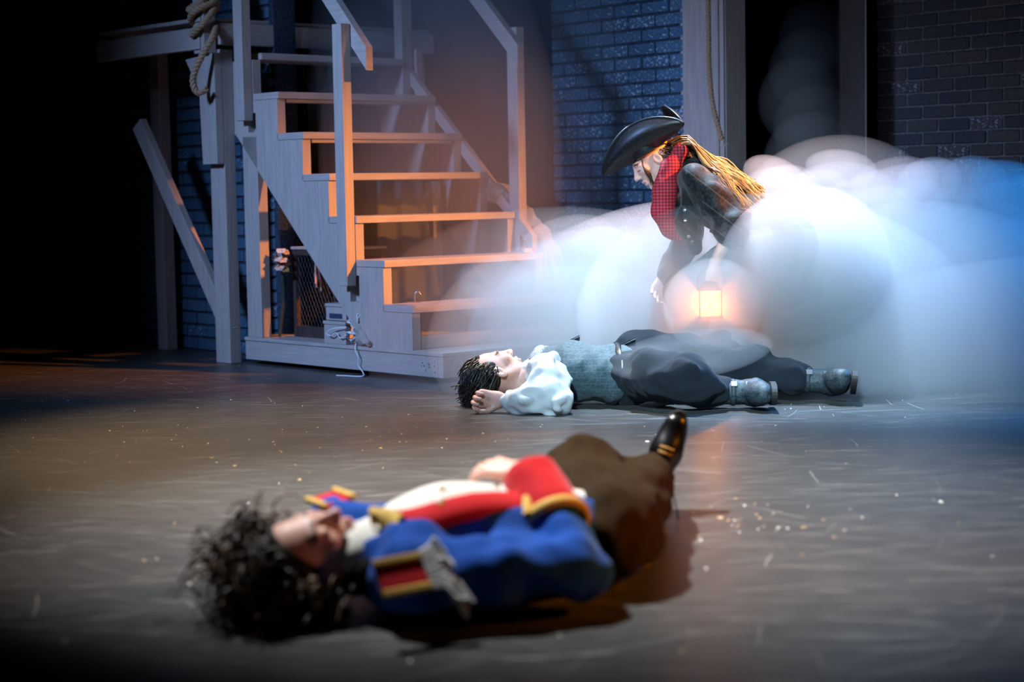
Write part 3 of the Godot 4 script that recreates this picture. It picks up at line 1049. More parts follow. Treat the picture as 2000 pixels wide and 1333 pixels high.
	folds(sd, 0.02, 14.0, 301)
	sd.planes = [[Vector3(0, PLAT + 0.001, 0), Vector3.DOWN]]
	dress("bag", sd, 0.006, burlap, bg)

func build_lantern() -> void:
	var at := Vector3(0.846, 0.335, -7.86)
	var l := thing("lantern", "small glowing lantern held low in the smoke by the stooping person", "lantern", at)
	for y in [[0.0, 0.012, 0.052], [0.118, 0.13, 0.052]]:
		put("plate", bx(-y[2], y[2], y[0], y[1], -y[2], y[2], 0.003), black_iron, l)
	for x in [-1, 1]:
		for z in [-1, 1]:
			put("corner_bar", bx(x * 0.046 - 0.003, x * 0.046 + 0.003, 0.012, 0.118, z * 0.046 - 0.003, z * 0.046 + 0.003, 0.001), black_iron, l)
	var cap := MB.new()
	cap.lathe(PackedVector2Array([Vector2(0.05, 0.13), Vector2(0.03, 0.155), Vector2(0.012, 0.165), Vector2(0.001, 0.168)]), Vector3.ZERO, Vector3.UP, 20)
	put("cap", cap, black_iron, l)
	var glass := plain(Color(1.0, 0.85, 0.55, 0.12), 0.1)
	glass.transparency = BaseMaterial3D.TRANSPARENCY_ALPHA
	for k in 4:
		var g := MB.new()
		g.box(Vector3(0, 0.065, 0.0455), Vector3(0.085, 0.104, 0.002), Basis.IDENTITY, 0.0005)
		var o := put("pane", g, glass, l)
		o.rotation.y = k * PI / 2
	var wire := MB.new()
	for sg in [-1.0, 1.0]:
		wire.tube(PackedVector3Array([Vector3(-0.043 * sg, 0.016, 0.05), Vector3(0, 0.065, 0.052), Vector3(0.043 * sg, 0.114, 0.05)]), 0.0012, 5)
	put("guard_wire", wire, black_iron, l)
	var bail := MB.new()
	bail.tube(smooth_path([Vector3(-0.05, 0.125, 0), Vector3(-0.045, 0.18, 0), Vector3(0, 0.215, 0), Vector3(0.045, 0.18, 0), Vector3(0.05, 0.125, 0)], 6), 0.0025, 6)
	put("bail", bail, black_iron, l)
	var glow := plain(Color(1.0, 0.7, 0.3))
	glow.emission_enabled = true
	glow.emission = Color(1.0, 0.62, 0.2)
	glow.emission_energy_multiplier = 7.0
	var bulb := MB.new()
	bulb.lathe(PackedVector2Array([Vector2(0.0005, -0.018), Vector2(0.011, -0.014), Vector2(0.017, 0.0), Vector2(0.011, 0.014), Vector2(0.0005, 0.022)]), Vector3(0, 0.052, 0), Vector3.UP, 18)
	put("bulb", bulb, glow, l)
	var o := OmniLight3D.new()
	o.name = "lantern_light"
	l.add_child(o)
	o.position = Vector3(0, 0.052, 0)
	o.light_energy = 0.35
	o.light_color = Color(1.0, 0.55, 0.18)
	o.light_size = 0.015
	o.omni_range = 20.0
	o.omni_attenuation = 2.0
	o.shadow_enabled = true

# loose chips and crumbs on the floor
func build_debris() -> void:
	var rng := RandomNumberGenerator.new()
	rng.seed = 99
	var mb := MB.new()
	mb.use_col = true
	var tones := [Color(0.75, 0.72, 0.66), Color(0.6, 0.42, 0.2), Color(0.8, 0.78, 0.75), Color(0.5, 0.36, 0.2)]
	for i in 230:
		var x := rng.randf_range(-2.2, 2.2)
		var z := -rng.randf_range(3.4, 8.2)
		if i < 60:
			x = rng.randfn(0.55, 0.35)
			z = rng.randfn(-4.9, 0.25)
		elif i < 120:
			x = rng.randfn(-0.75, 0.4)
			z = rng.randfn(-6.6, 0.3)
		var sz := rng.randf_range(0.0015, 0.0045) * (2.2 if rng.randf() < 0.08 else 1.0)
		var b := Basis(Vector3.UP, rng.randf() * TAU) * Basis(Vector3.RIGHT, rng.randfn(0, 0.2))
		var n := 5
		var base := mb.v.size()
		var cc: Color = tones[rng.randi() % 4]
		mb.add(Vector3(x, 0.0025 + sz * 0.25, z), Vector3.UP, Vector2.ZERO, cc)
		for k in n:
			var a := TAU * k / n
			mb.add(Vector3(x, 0.0008, z) + b * Vector3(cos(a) * sz * rng.randf_range(0.6, 1.6), 0, sin(a) * sz), (Vector3.UP + b * Vector3(cos(a), 0, sin(a)) * 0.6).normalized(), Vector2.ZERO, cc)
		for k in n:
			mb.tri(base, base + 1 + k, base + 1 + (k + 1) % n)
	var m := plain(Color(1, 1, 1), 0.8)
	m.vertex_color_use_as_albedo = true
	var o := put("floor_debris", mb, m)
	o.set_meta("kind", "stuff")
	tag(o, "pale chips and crumbs scattered over the stage floor", "debris")

# ------------------------------------------------------------------ people
var head_mb: MB
var skin: StandardMaterial3D

func stripes(base: Color, line: Color, n: int, px: int, gap: int) -> Image:
	var im := Image.create(n, n, false, Image.FORMAT_RGB8)
	var a := fnl(0.15, FastNoiseLite.FRACTAL_FBM, 3, 2)
	for y in n:
		for x in n:
			var c := base.lerp(base.lightened(0.12), clampf(a.get_noise_2d(x, y) + 0.4, 0, 1))
			if y % gap < px:
				c = c.lerp(line, 0.8)
			im.set_pixel(x, y, c)
	return im

func gingham() -> Image:
	var im := Image.create(64, 64, false, Image.FORMAT_RGB8)
	for y in 64:
		for x in 64:
			var k := int(x % 8 < 3) + int(y % 8 < 3)
			im.set_pixel(x, y, [Color(0.76, 0.17, 0.22), Color(0.52, 0.09, 0.13), Color(0.2, 0.05, 0.07)][k])
	return im

func make_head() -> void:
	var s := Sdf.new()
	s.ell(Vector3(0, 0.034, -0.014), Vector3(0.075, 0.086, 0.094), Basis.IDENTITY, 0.03)
	s.ell(Vector3(0, -0.034, 0.028), Vector3(0.056, 0.074, 0.058), Basis.IDENTITY, 0.035)
	s.ell(Vector3(0, -0.005, 0.06), Vector3(0.05, 0.05, 0.03), Basis.IDENTITY, 0.02)
	for q in [-1.0, 1.0]:
		s.cap(Vector3(q * 0.056, -0.04, -0.002), Vector3(q * 0.022, -0.096, 0.052), 0.016, 0.015, 0.022)
		s.ell(Vector3(q * 0.046, -0.016, 0.062), Vector3(0.017, 0.013, 0.017), Basis.IDENTITY, 0.02)
	s.ell(Vector3(0, -0.1, 0.062), Vector3(0.02, 0.016, 0.018), Basis.IDENTITY, 0.018)
	s.cap(Vector3(-0.036, 0.024, 0.076), Vector3(0.036, 0.024, 0.076), 0.011, 0.011, 0.016)
	for q in [-1.0, 1.0]:
		s.ell(Vector3(q * 0.031, 0.004, 0.098), Vector3(0.017, 0.012, 0.017), Basis.IDENTITY, 0.012, true)
		s.ell(Vector3(q * 0.031, 0.003, 0.079), Vector3(0.0145, 0.0125, 0.0125), Basis.IDENTITY, 0.004)
		s.cap(Vector3(q * 0.018, -0.001, 0.0885), Vector3(q * 0.044, -0.001, 0.083), 0.0028, 0.0025, 0.003)
	s.cap(Vector3(0, 0.016, 0.085), Vector3(0, -0.026, 0.108), 0.0085, 0.0105, 0.012)
	s.ell(Vector3(0, -0.031, 0.109), Vector3(0.0115, 0.0095, 0.0115), Basis.IDENTITY, 0.008)
	for q in [-1.0, 1.0]:
		s.ell(Vector3(q * 0.0125, -0.034, 0.098), Vector3(0.007, 0.007, 0.011), Basis.IDENTITY, 0.007)
		s.ell(Vector3(q * 0.0065, -0.043, 0.105), Vector3(0.0035, 0.004, 0.005), Basis.IDENTITY, 0.003, true)
	s.cap(Vector3(-0.019, -0.063, 0.082), Vector3(0, -0.06, 0.091), 0.005, 0.0065, 0.007)
	s.cap(Vector3(0.019, -0.063, 0.082), Vector3(0, -0.06, 0.091), 0.005, 0.0065, 0.007)
	s.cap(Vector3(-0.016, -0.074, 0.082), Vector3(0.016, -0.074, 0.082), 0.0075, 0.0075, 0.008)
	s.cap(Vector3(-0.022, -0.0675, 0.087), Vector3(0, -0.0675, 0.099), 0.0022, 0.0025, 0.004, Vector3.ZERO, 1.0, true)
	s.cap(Vector3(0.022, -0.0675, 0.087), Vector3(0, -0.0675, 0.099), 0.0022, 0.0025, 0.004, Vector3.ZERO, 1.0, true)
	for q in [-1.0, 1.0]:
		var tilt := Basis(Vector3.UP, q * -0.35) * Basis(Vector3.RIGHT, 0.2)
		s.ell(Vector3(q * 0.079, -0.004, -0.010), Vector3(0.009, 0.031, 0.02), tilt, 0.008)
		s.ell(Vector3(q * 0.087, 0.002, -0.006), Vector3(0.007, 0.018, 0.010), tilt, 0.005, true)
	s.cap(Vector3(0, -0.05, -0.02), Vector3(0, -0.16, -0.032), 0.05, 0.052, 0.03)
	head_mb = MB.new()
	head_mb.use_col = true
	s.net(0.0037, head_mb)
	for i in head_mb.v.size():
		var p := head_mb.v[i]
		var c := Color(1, 1, 1)
		var lip := clampf(1.0 - Vector3(p.x / 0.024, (p.y + 0.067) / 0.0135, (p.z - 0.09) / 0.02).length(), 0, 1)
		c = c.lerp(Color(0.62, 0.3, 0.3), clampf(lip * 2.0, 0, 0.75))
		if p.z > 0.05 and absf(p.x) > 0.011 and absf(p.x) < 0.05:
			var arch := 0.026 + 0.004 * sin(clampf((absf(p.x) - 0.012) / 0.036, 0, 1) * PI)
			if absf(p.y - arch) < 0.0045:
				c = Color(0.16, 0.1, 0.08)
		if p.z > 0.07 and absf(absf(p.x) - 0.031) < 0.0155 and absf(p.y + 0.0022) < 0.0028:
			c = Color(0.12, 0.08, 0.07)
		head_mb.col[i] = c

var hand_done := {}

func hand(curl: float, mirror: float, spread := 1.0, thumb_in := 0.3) -> MB:
	var key := [curl, mirror, spread, thumb_in]
	if hand_done.has(key):
		return hand_done[key]
	var s := Sdf.new()
	var zs := [0.029, 0.0095, -0.010, -0.028]
	var ln := [0.072, 0.081, 0.075, 0.059]
	for i in 4:
		var k0 := Vector3(0.012, 0, zs[i] * 0.62)
		var k1 := Vector3(0.088 - absf(i - 1.0) * 0.004, 0.002, zs[i])
		s.cap(k0, k1, 0.0145, 0.0125, 0.014)
	s.cap(Vector3(-0.03, 0, 0), Vector3(0.02, 0, 0), 0.024, 0.027, 0.02, Vector3.UP, 0.78)
	for i in 4:
		var p := Vector3(0.088 - absf(i - 1.0) * 0.004, 0.002, zs[i])
		var a := 0.0
		for j in 3:
			a += curl * [1.0, 1.15, 0.8][j] * (1.0 + 0.06 * i)
			var d := Vector3(cos(a), -sin(a), zs[i] * 1.6 * spread * (1.0 if j == 0 else 0.3)).normalized()
			var q: Vector3 = p + d * float(ln[i]) * float([0.46, 0.3, 0.24][j])
			s.cap(p, q, [0.0098, 0.0088, 0.0080][j] * (0.88 if i == 3 else 1.0), [0.0088, 0.0080, 0.0068][j] * (0.88 if i == 3 else 1.0), 0.0045)
			p = q
	var t0 := Vector3(0.018, -0.006, 0.024)
	var t1 := Vector3(0.05, -0.014 - thumb_in * 0.02, 0.05 - thumb_in * 0.012)
	var t2 := Vector3(0.078, -0.02 - thumb_in * 0.05, 0.058 - thumb_in * 0.03)
	var t3 := Vector3(0.098, -0.024 - thumb_in * 0.07, 0.056 - thumb_in * 0.05)
	s.cap(t0, t1, 0.016, 0.0125, 0.012)
	s.cap(t1, t2, 0.0118, 0.010, 0.006)
	s.cap(t2, t3, 0.0098, 0.0075, 0.005)
	var mb := MB.new()
	mb.use_col = true
	s.net(0.004, mb)
	if mirror < 0:
		for i in mb.v.size():
			mb.v[i].z = -mb.v[i].z
			mb.n[i].z = -mb.n[i].z
		for i in range(0, mb.ix.size(), 3):
			var w := mb.ix[i]
			mb.ix[i] = mb.ix[i + 1]
			mb.ix[i + 1] = w
	hand_done[key] = mb
	return mb

func frame(x: Vector3, y: Vector3) -> Basis:
	x = x.normalized()
	var z := x.cross(y).normalized()
	return Basis(x, z.cross(x), z)

# head frame from the way the face looks and the way the crown points
func head_frame(fwd: Vector3, up: Vector3) -> Basis:
	var z := fwd.normalized()
	var x := up.cross(z).normalized()
	return Basis(x, z.cross(x), z)

func dress(called: String, s, cell: float, m: Material, root: Node3D, turn := Basis.IDENTITY, parent: Node3D = null) -> MeshInstance3D:
	var mb: MB
	if s is Sdf:
		mb = MB.new()
		s.net(cell, mb)
	else:
		mb = s
	var inv := turn.inverse()
	for i in mb.v.size():
		mb.v[i] = inv * (mb.v[i] - root.position)
		mb.n[i] = inv * mb.n[i]
	var o := put(called, mb, m, parent if parent else root)
	o.basis = turn
	return o

func folds(s: Sdf, amp: float, freq: float, sd: int, stretch := Vector3.ONE) -> Sdf:
	s.amp = amp
	s.noise = fnl(freq, FastNoiseLite.FRACTAL_FBM, sd, 2)
	s.stretch = stretch
	return s

# a braid or band laid on a cloth surface along a path
func braid(mb: MB, s: Sdf, path: Array, half: float, high: float, per := 6) -> void:
	var pts := smooth_path(path, per)
	var prev := -1
	var m := pts.size()
	var st := []
	for i in m:
		st.append(s.stick(pts[i]))
	for i in m:
		var t: Vector3 = (st[mini(i + 1, m - 1)] - st[maxi(i - 1, 0)]).normalized()
		var nn := s.grad(st[i])
		var side := nn.cross(t).normalized()
		var base := mb.v.size()
		for k in 7:
			var a := PI * k / 6.0
			var q: Vector3 = st[i] + side * cos(a) * half
			if k > 0 and k < 6:
				q = s.stick(q)
			else:
				q = s.stick(q) - nn * 0.003
			mb.add(q + nn * (sin(a) ** 0.5) * high, (side * cos(a) * 0.6 + nn * (sin(a) + 0.2)).normalized(), Vector2(k / 6.0, float(i) / m * 8.0))
		if prev >= 0:
			for k in 6:
				mb.quad(prev + k, prev + k + 1, base + k + 1, base + k)
		prev = base

func ring(mb: MB, c: Vector3, axis: Vector3, r: float, w: float, thick: float, flat_axis := Vector3.ZERO, flat := 1.0) -> void:
	axis = axis.normalized()
	var b := MB.new()
	b.lathe(PackedVector2Array([Vector2(r, -w), Vector2(r + thick, -w * 0.8), Vector2(r + thick * 1.3, 0), Vector2(r + thick, w * 0.8), Vector2(r, w)]), Vector3.ZERO, axis, 28)
	var base := mb.v.size()
	for i in b.v.size():
		var p := b.v[i]
		if flat != 1.0:
			p -= flat_axis * p.dot(flat_axis) * (1.0 - flat)
		mb.add(c + p, b.n[i])
	for i in b.ix:
		mb.ix.append(base + i)

func cloth_mat(c: Color, rough := 0.85, sheen := 0.0) -> StandardMaterial3D:
	var m := textured(weave(c.lightened(0.015), c.darkened(0.25)), 14.0, rough)
	m.metallic_specular = 0.25
	if sheen > 0.0:
		m.rim_enabled = true
		m.rim = sheen
		m.rim_tint = 0.6
	return m

func build_people() -> void:
	make_head()
	skin = plain(Color(0.86, 0.66, 0.58), 0.5)
	skin.vertex_color_use_as_albedo = true
	skin.subsurf_scatter_enabled = true
	skin.subsurf_scatter_strength = 0.15
	build_soldier()
	build_sailor()
	build_pirate()

func strand_mesh(paths: Array, rad: float, c: Array, sides := 4) -> MB:
	var mb := MB.new()
	mb.use_col = true
	var i := 0
	for p in paths:
		mb.tube(p, rad, sides, 0.45, c[i % c.size()])
		i += 1
	return mb

func hair_mat(c: Color) -> StandardMaterial3D:
	var m := plain(c, 0.34)
	m.vertex_color_use_as_albedo = true
	return m

# figure in the blue tunic lying nearest the open floor
func build_soldier() -> void:
	var at := Vector3(0.0, 0, -4.4)
	var P := thing("person", "person lying on back in blue tunic with red facings and gold braid, hand on belly", "person", at)
	var U := Vector3(-0.88, 0, 0.475)
	var R := Vector3(0.475, 0, 0.88)
	var Y := Vector3.UP
	var headc := Vector3(-0.438, 0.132, -3.855)
	var hb := head_frame(Vector3(0.32, 0.86, 0.30), Vector3(-0.84, 0.12, 0.52))
	var neck := Vector3(-0.30, 0.125, -3.875)
	var chest := Vector3(-0.135, 0.125, -3.965)
	var belly := Vector3(0.03, 0.118, -4.06)
	var pelvis := Vector3(0.16, 0.112, -4.15)
	var rsh := Vector3(-0.195, 0.115, -3.725)
	var lsh := Vector3(-0.385, 0.13, -4.06)
	var rel := Vector3(0.125, 0.10, -3.835)
	var rwr := Vector3(0.035, 0.265, -4.04)
	var lel := Vector3(-0.14, 0.06, -4.30)
	var lwr := Vector3(0.08, 0.05, -4.42)
	var rhip := Vector3(0.215, 0.118, -4.08)
	var lhip := Vector3(0.12, 0.115, -4.25)
	var rkn := Vector3(0.285, 0.135, -4.53)
	var lkn := Vector3(0.175, 0.17, -4.70)
	var ran := Vector3(0.385, 0.10, -4.99)
	var lan := Vector3(0.25, 0.06, -5.14)
	# body
	var s := Sdf.new()
	s.cap(headc + hb * Vector3(0, -0.08, -0.03), neck, 0.048, 0.052)
	s.cap(neck, chest, 0.075, 0.125, 0.06, Y, 0.72)
	s.cap(chest, belly, 0.135, 0.12, 0.06, Y, 0.74)
	s.cap(belly, pelvis, 0.12, 0.135, 0.06, Y, 0.72)
	s.cap(rsh, lsh, 0.055, 0.055, 0.05)
	s.chain([rsh, rel, rwr], [0.05, 0.04, 0.026], 0.03)
	s.chain([lsh, lel, lwr], [0.05, 0.04, 0.026], 0.03)
	s.chain([rhip, rkn, ran], [0.08, 0.052, 0.036], 0.03)
	s.chain([lhip, lkn, lan], [0.08, 0.052, 0.036], 0.03)
	var body := MB.new()
	body.use_col = true
	s.net(0.013, body)
	body.append(head_mb, Transform3D(hb, headc))
	var hx := (Vector3(-0.085, 0.28, -4.125) - rwr).normalized()
	body.append(hand(0.32, 1.0, 1.0, 0.2), Transform3D(frame(hx, Vector3(-0.1, 0.95, 0.25)), rwr + hx * 0.02))
	body.append(hand(0.5, -1.0), Transform3D(frame(lwr - lel, Vector3(0, 1, 0)), lwr))
	dress("body", body, 0.0, skin, P)
	# shirt
	var shirt := Sdf.new()
	shirt.cap(neck + U * 0.01 + Y * 0.015 - R * 0.01, chest + Y * 0.02 - R * 0.02, 0.085, 0.142, 0.06, Y, 0.72)
	shirt.cap(chest + Y * 0.02 - R * 0.02, belly + Y * 0.024 - R * 0.02, 0.146, 0.138, 0.06, Y, 0.75)
	shirt.cap(belly + Y * 0.01, pelvis, 0.135, 0.14, 0.06, Y, 0.72)
	folds(shirt, 0.010, 5.0, 3, Vector3(1, 1, 1))
	dress("shirt", shirt, 0.009, cloth_mat(Color(0.90, 0.88, 0.83)), P)
	for t in [0.05, 0.4, 0.78]:
		var bt := MB.new()
		var q := shirt.stick(neck.lerp(belly, t) + Y * 0.16 + R * 0.02)
		bt.lathe(PackedVector2Array([Vector2(0.0005, 0.004), Vector2(0.008, 0.003), Vector2(0.009, 0.0)]), q, shirt.grad(q), 12)
		dress("shirt_button", bt, 0.0, plain(Color(0.5, 0.42, 0.28), 0.4, 0.3), P)
	# tunic: open down the front, skirts to the hip
	var tun := Sdf.new()
	tun.cap(neck - U * 0.01, chest, 0.095, 0.165, 0.06, Y, 0.70)
	tun.cap(chest, belly, 0.170, 0.155, 0.06, Y, 0.72)
	tun.cap(belly, pelvis + (-U) * 0.02, 0.155, 0.165, 0.06, Y, 0.70)
	tun.cap(rsh, lsh, 0.078, 0.078, 0.05)
	tun.chain([rsh, rsh.lerp(rel, 0.5) + Y * 0.01, rel], [0.076, 0.073, 0.064], 0.03)
	tun.cap(rel, rel.lerp(rwr, 0.55), 0.062, 0.054, 0.03)
	tun.chain([lsh, lel, lwr], [0.076, 0.062, 0.05], 0.03)
	tun.cap(neck + Y * 0.16 - R * 0.02 + U * 0.08, pelvis + Y * 0.16 - R * 0.02 - U * 0.2, 0.125, 0.135, 0.015, R, 1.1, true)
	folds(tun, 0.034, 5.0, 9, Vector3(1.0, 1.0, 1.3))
	var blue := cloth_mat(Color(0.02, 0.29, 0.66), 0.8, 0.2)
	tun.planes = [[pelvis - U * 0.06, -U]]
	var tunic := dress("tunic", tun, 0.0085, blue, P)
	var flat := Sdf.new()
	flat.pr = tun.pr.slice(0, 4)
	# red facing turned back along the near opening edge, and the far one
	var red := cloth_mat(Color(0.80, 0.05, 0.09), 0.8, 0.3)
	var gold := cloth_mat(Color(0.86, 0.70, 0.34), 0.6, 0.2)
	var lap := MB.new()
	var a0 := neck + R * 0.075 - U * 0.02 + Y * 0.12
	var a1 := chest + R * 0.115 + Y * 0.12
	var a2 := belly + R * 0.10 + Y * 0.13
	braid(lap, flat, [a0, a0.lerp(a1, 0.5) + R * 0.01, a1, a1.lerp(a2, 0.5), a2], 0.036, 0.022, 7)
	dress("lapel", lap, 0.0, red, P)
	# gold braid: collar bar, lapel end bars, cuff bands, epaulette edges
	var bars := [
		[neck + R * 0.02 + U * 0.02 + Y * 0.12, neck + R * 0.075 - U * 0.01 + Y * 0.10, neck + R * 0.115 - U * 0.015 + Y * 0.06],
		[belly + R * 0.05 + U * 0.02 + Y * 0.15, belly + R * 0.10 + U * 0.055 + Y * 0.13, belly + R * 0.15 + U * 0.09 + Y * 0.08],
		[belly + R * 0.13 + U * 0.0 + Y * 0.12, belly + R * 0.145 + U * 0.035 + Y * 0.09, belly + R * 0.155 + U * 0.06 + Y * 0.06]]
	for q in bars:
		var b := MB.new()
		braid(b, flat, q, 0.012, 0.034, 6)
		dress("gold_braid", b, 0.0, gold, P)
	# red inner facing near the waist
	var inn := MB.new()
	braid(inn, flat, [belly + R * 0.12 + U * 0.03 + Y * 0.1, belly + R * 0.13 - U * 0.03 + Y * 0.09, belly + R * 0.13 - U * 0.08 + Y * 0.08], 0.03, 0.01, 6)
	dress("waist_facing", inn, 0.0, red, P)
	# cuff
	var cuff := Sdf.new()
	cuff.cap(rel.lerp(rwr, 0.40), rel.lerp(rwr, 1.08), 0.076, 0.064, 0.02)
	folds(cuff, 0.008, 7.0, 5)
	cuff.planes = [[rel.lerp(rwr, 0.45), -(rwr - rel).normalized()], [rel.lerp(rwr, 1.0), (rwr - rel).normalized()]]
	var cf := dress("cuff", cuff, 0.007, red, P)
	var rg := MB.new()
	ring(rg, rel.lerp(rwr, 0.46), rwr - rel, 0.072, 0.013, 0.009)
	dress("gold_band", rg, 0.0, gold, P, Basis.IDENTITY, cf)
	# epaulettes with fringe
	for q in 2:
		var sh := rsh if q == 0 else lsh
		var out := (R if q == 0 else -R)
		var e := Node3D.new()
		e.name = "epaulette"
		P.add_child(e, true)
		var up := (Y * 0.6 + out * 0.78 + U * 0.15).normalized() if q == 0 else (Y * 0.9 - U * -0.2).normalized()
		var along := (-U * 0.9 + Y * 0.05).normalized() if q == 0 else out
		var fr := frame(along, up)
		var c := sh + up * 0.086 + (U * 0.07 - Y * 0.03 + R * 0.02 if q == 0 else out * 0.02)
		var pad := MB.new()
		pad.box(Vector3.ZERO, Vector3(0.105, 0.014, 0.072), Basis.IDENTITY, 0.006)
		var o := put("pad", pad, red, e)
		o.transform = Transform3D(fr, c - at)
		for z in [-1, 1]:
			var ed := MB.new()
			ed.box(Vector3(0, 0.006, z * 0.034), Vector3(0.112, 0.014, 0.016), Basis.IDENTITY, 0.006)
			var w := put("gold_edge", ed, gold, e)
			w.transform = Transform3D(fr, c - at)
		var rng := RandomNumberGenerator.new()
		rng.seed = 50 + q
		var fm := MB.new()
		fm.use_col = true
		for i in (18 if q == 0 else 0):
			var z := lerpf(-0.04, 0.04, i / 17.0)
			var p0 := c + fr * Vector3(0.05, 0.008, z)
			var droop := out * 0.012 + Vector3(0, -0.045, 0)
			var p1 := p0 + fr * Vector3(0.024, 0.010, z * 0.2)
			var p2 := p1 + fr * Vector3(rng.randf_range(0.004, 0.03), rng.randf_range(-0.004, 0.012), z * 0.3 + rng.randfn(0, 0.008)) + droop * rng.randf_range(0.1, 0.5)
			var p3 := p2 + droop * rng.randf_range(0.15, 0.95) + fr * Vector3(rng.randf_range(-0.004, 0.03), rng.randf_range(-0.004, 0.01), z * 0.25 + rng.randfn(0, 0.012))
			fm.tube(smooth_path([p0, p1, p2, p3], 4), 0.0046, 6, 0.9)
		if q == 0:
			dress("fringe", fm, 0.0, plain(Color(0.92, 0.93, 0.92), 0.7), P, Basis.IDENTITY, e)
	# collar
	var col := Sdf.new()
	col.cap(neck + U * 0.03 - R * 0.055 + Y * -0.03, neck + U * 0.025 + R * 0.06 + Y * -0.02, 0.05, 0.05, 0.03)
	folds(col, 0.006, 9.0, 6)
	dress("collar", col, 0.008, cloth_mat(Color(0.06, 0.055, 0.06)), P)
	# buttons on the facing, loops of white cord
	for t in [[a0.lerp(a1, 0.55), 0], [a1.lerp(a2, 0.72), 1]]:
		var b := MB.new()
		var q := flat.stick(t[0]) 
		var g := flat.grad(q)
		b.lathe(PackedVector2Array([Vector2(0.0005, 0.024), Vector2(0.008, 0.022), Vector2(0.011, 0.016), Vector2(0.009, 0.010)]), q, g, 14)
		var o := dress("tunic_button", b, 0.0, plain(Color(0.9, 0.66, 0.25), 0.3, 0.8), P)
		var lp := MB.new()
		var f2 := frame(U, g)
		for k in 3:
			var z := (k - 1) * 0.012
			lp.tube(smooth_path([q + g * 0.013 + f2 * Vector3(0.006, 0, z), q + g * 0.018 + f2 * Vector3(-0.014, 0, z + 0.006), q + g * 0.014 + f2 * Vector3(-0.03, 0, z)], 5), 0.006, 6)
		dress("cord_loop", lp, 0.0, plain(Color(0.85, 0.85, 0.84), 0.7), P, Basis.IDENTITY, o)
	# yellow lining at the skirt of the tunic
	var lin := Sdf.new()
	lin.cap(belly + R * 0.13 - U * 0.06 + Y * -0.02, pelvis + R * 0.11 - U * 0.03 + Y * -0.04, 0.055, 0.045, 0.03, R, 0.6)
	folds(lin, 0.006, 6.0, 8)
	dress("lining", lin, 0.008, cloth_mat(Color(0.85, 0.60, 0.06)), P)
	# trousers
	var tr := Sdf.new()
	tr.cap(pelvis - U * 0.02, pelvis + U * 0.06, 0.15, 0.14, 0.05, Y, 0.72)
	tr.chain([rhip, rkn, ran - (ran - rkn).normalized() * 0.03], [0.108, 0.082, 0.068], 0.05)
	tr.chain([lhip, lkn, lan], [0.108, 0.085, 0.07], 0.05)
	folds(tr, 0.034, 4.2, 12, Vector3(1.5, 1.5, 0.8))
	dress("trousers", tr, 0.009, cloth_mat(Color(0.16, 0.105, 0.03), 0.95, 0.0), P)
	# shoes: upper, sole, laces
	for q in 2:
		var an := ran if q == 0 else lan
		var toe := Vector3(0.462, 0.275, -5.06) if q == 0 else Vector3(0.11, 0.12, -5.24)
		var heel := Vector3(0.378, 0.045, -5.08) if q == 0 else Vector3(0.28, 0.05, -5.21)
		var sh := Node3D.new()
		sh.name = "shoe"
		P.add_child(sh, true)
		var d := (toe - heel).normalized()
		var soleward := ((heel - an) - d * (heel - an).dot(d)).normalized()
		var sx := d.cross(soleward).normalized()
		var u := Sdf.new()
		u.cap(heel - soleward * 0.035 + d * 0.015, heel.lerp(toe, 0.55) - soleward * 0.03, 0.04, 0.044, 0.03, sx, 0.85)
		u.cap(heel.lerp(toe, 0.55) - soleward * 0.03, toe - d * 0.035 - soleward * 0.018, 0.044, 0.033, 0.03, soleward, 0.75)
		u.cap(heel - soleward * 0.04 + d * 0.02, an - d * 0.0, 0.042, 0.045, 0.03)
		dress("upper", u, 0.006, plain(Color(0.035, 0.035, 0.04), 0.28), P, Basis.IDENTITY, sh)
		var poly := PackedVector2Array()
		for i in 28:
			var a := TAU * i / 28.0
			var lx := 0.5 - 0.5 * cos(a)
			poly.append(Vector2(lerpf(-0.02, heel.distance_to(toe) + 0.005, lx), sin(a) * (0.036 + 0.012 * lx)))
		var so := MB.new()
		so.prism(poly, heel, d, sx, soleward, 0.0, 0.022)
		dress("sole", so, 0.0, plain(Color(0.10, 0.085, 0.07), 0.7), P, Basis.IDENTITY, sh)
		var lc := MB.new()
		for i in 6:
			var c := u.stick(heel.lerp(toe, 0.34 + i * 0.08) - soleward * 0.12)
			lc.tube(smooth_path([u.stick(c - sx * 0.022) - soleward * 0.003, c - soleward * 0.006, u.stick(c + sx * 0.022) - soleward * 0.003], 4), 0.0045, 6)
		dress("lace", lc, 0.0, plain(Color(0.55, 0.40, 0.16), 0.8), P, Basis.IDENTITY, sh)
		if q == 0:
			var tl := MB.new()
			var k := u.stick(heel.lerp(toe, 0.32) - soleward * 0.12)
			tl.tube(smooth_path([k, k + Vector3(0.03, 0.0, 0.03), k + Vector3(0.045, -0.06, 0.035), k + Vector3(0.055, -0.12, 0.03)], 6), 0.002, 5)
			tl.tube(smooth_path([k, k + Vector3(0.02, 0.02, 0.03), k + Vector3(0.045, 0.0, 0.03), k + Vector3(0.03, -0.03, 0.03)], 6), 0.002, 5)
			dress("loose_lace", tl, 0.0, plain(Color(0.08, 0.07, 0.06), 0.8), P, Basis.IDENTITY, sh)
	# hair: dark cap and a mass of loose curls
	var cap := Sdf.new()
	cap.ell(headc + hb * Vector3(0, 0.046, -0.026), Vector3(0.086, 0.090, 0.100), hb, 0.03)
	cap.planes = [[headc + hb * Vector3(0, 0.055, 0.038), hb * Vector3(0, -0.35, 0.93)]]
	folds(cap, 0.014, 9.0, 14)
	var hair := dress("hair", cap, 0.007, plain(Color(0.075, 0.05, 0.04), 0.85), P)
	var rng := RandomNumberGenerator.new()
	rng.seed = 8
	var paths := []
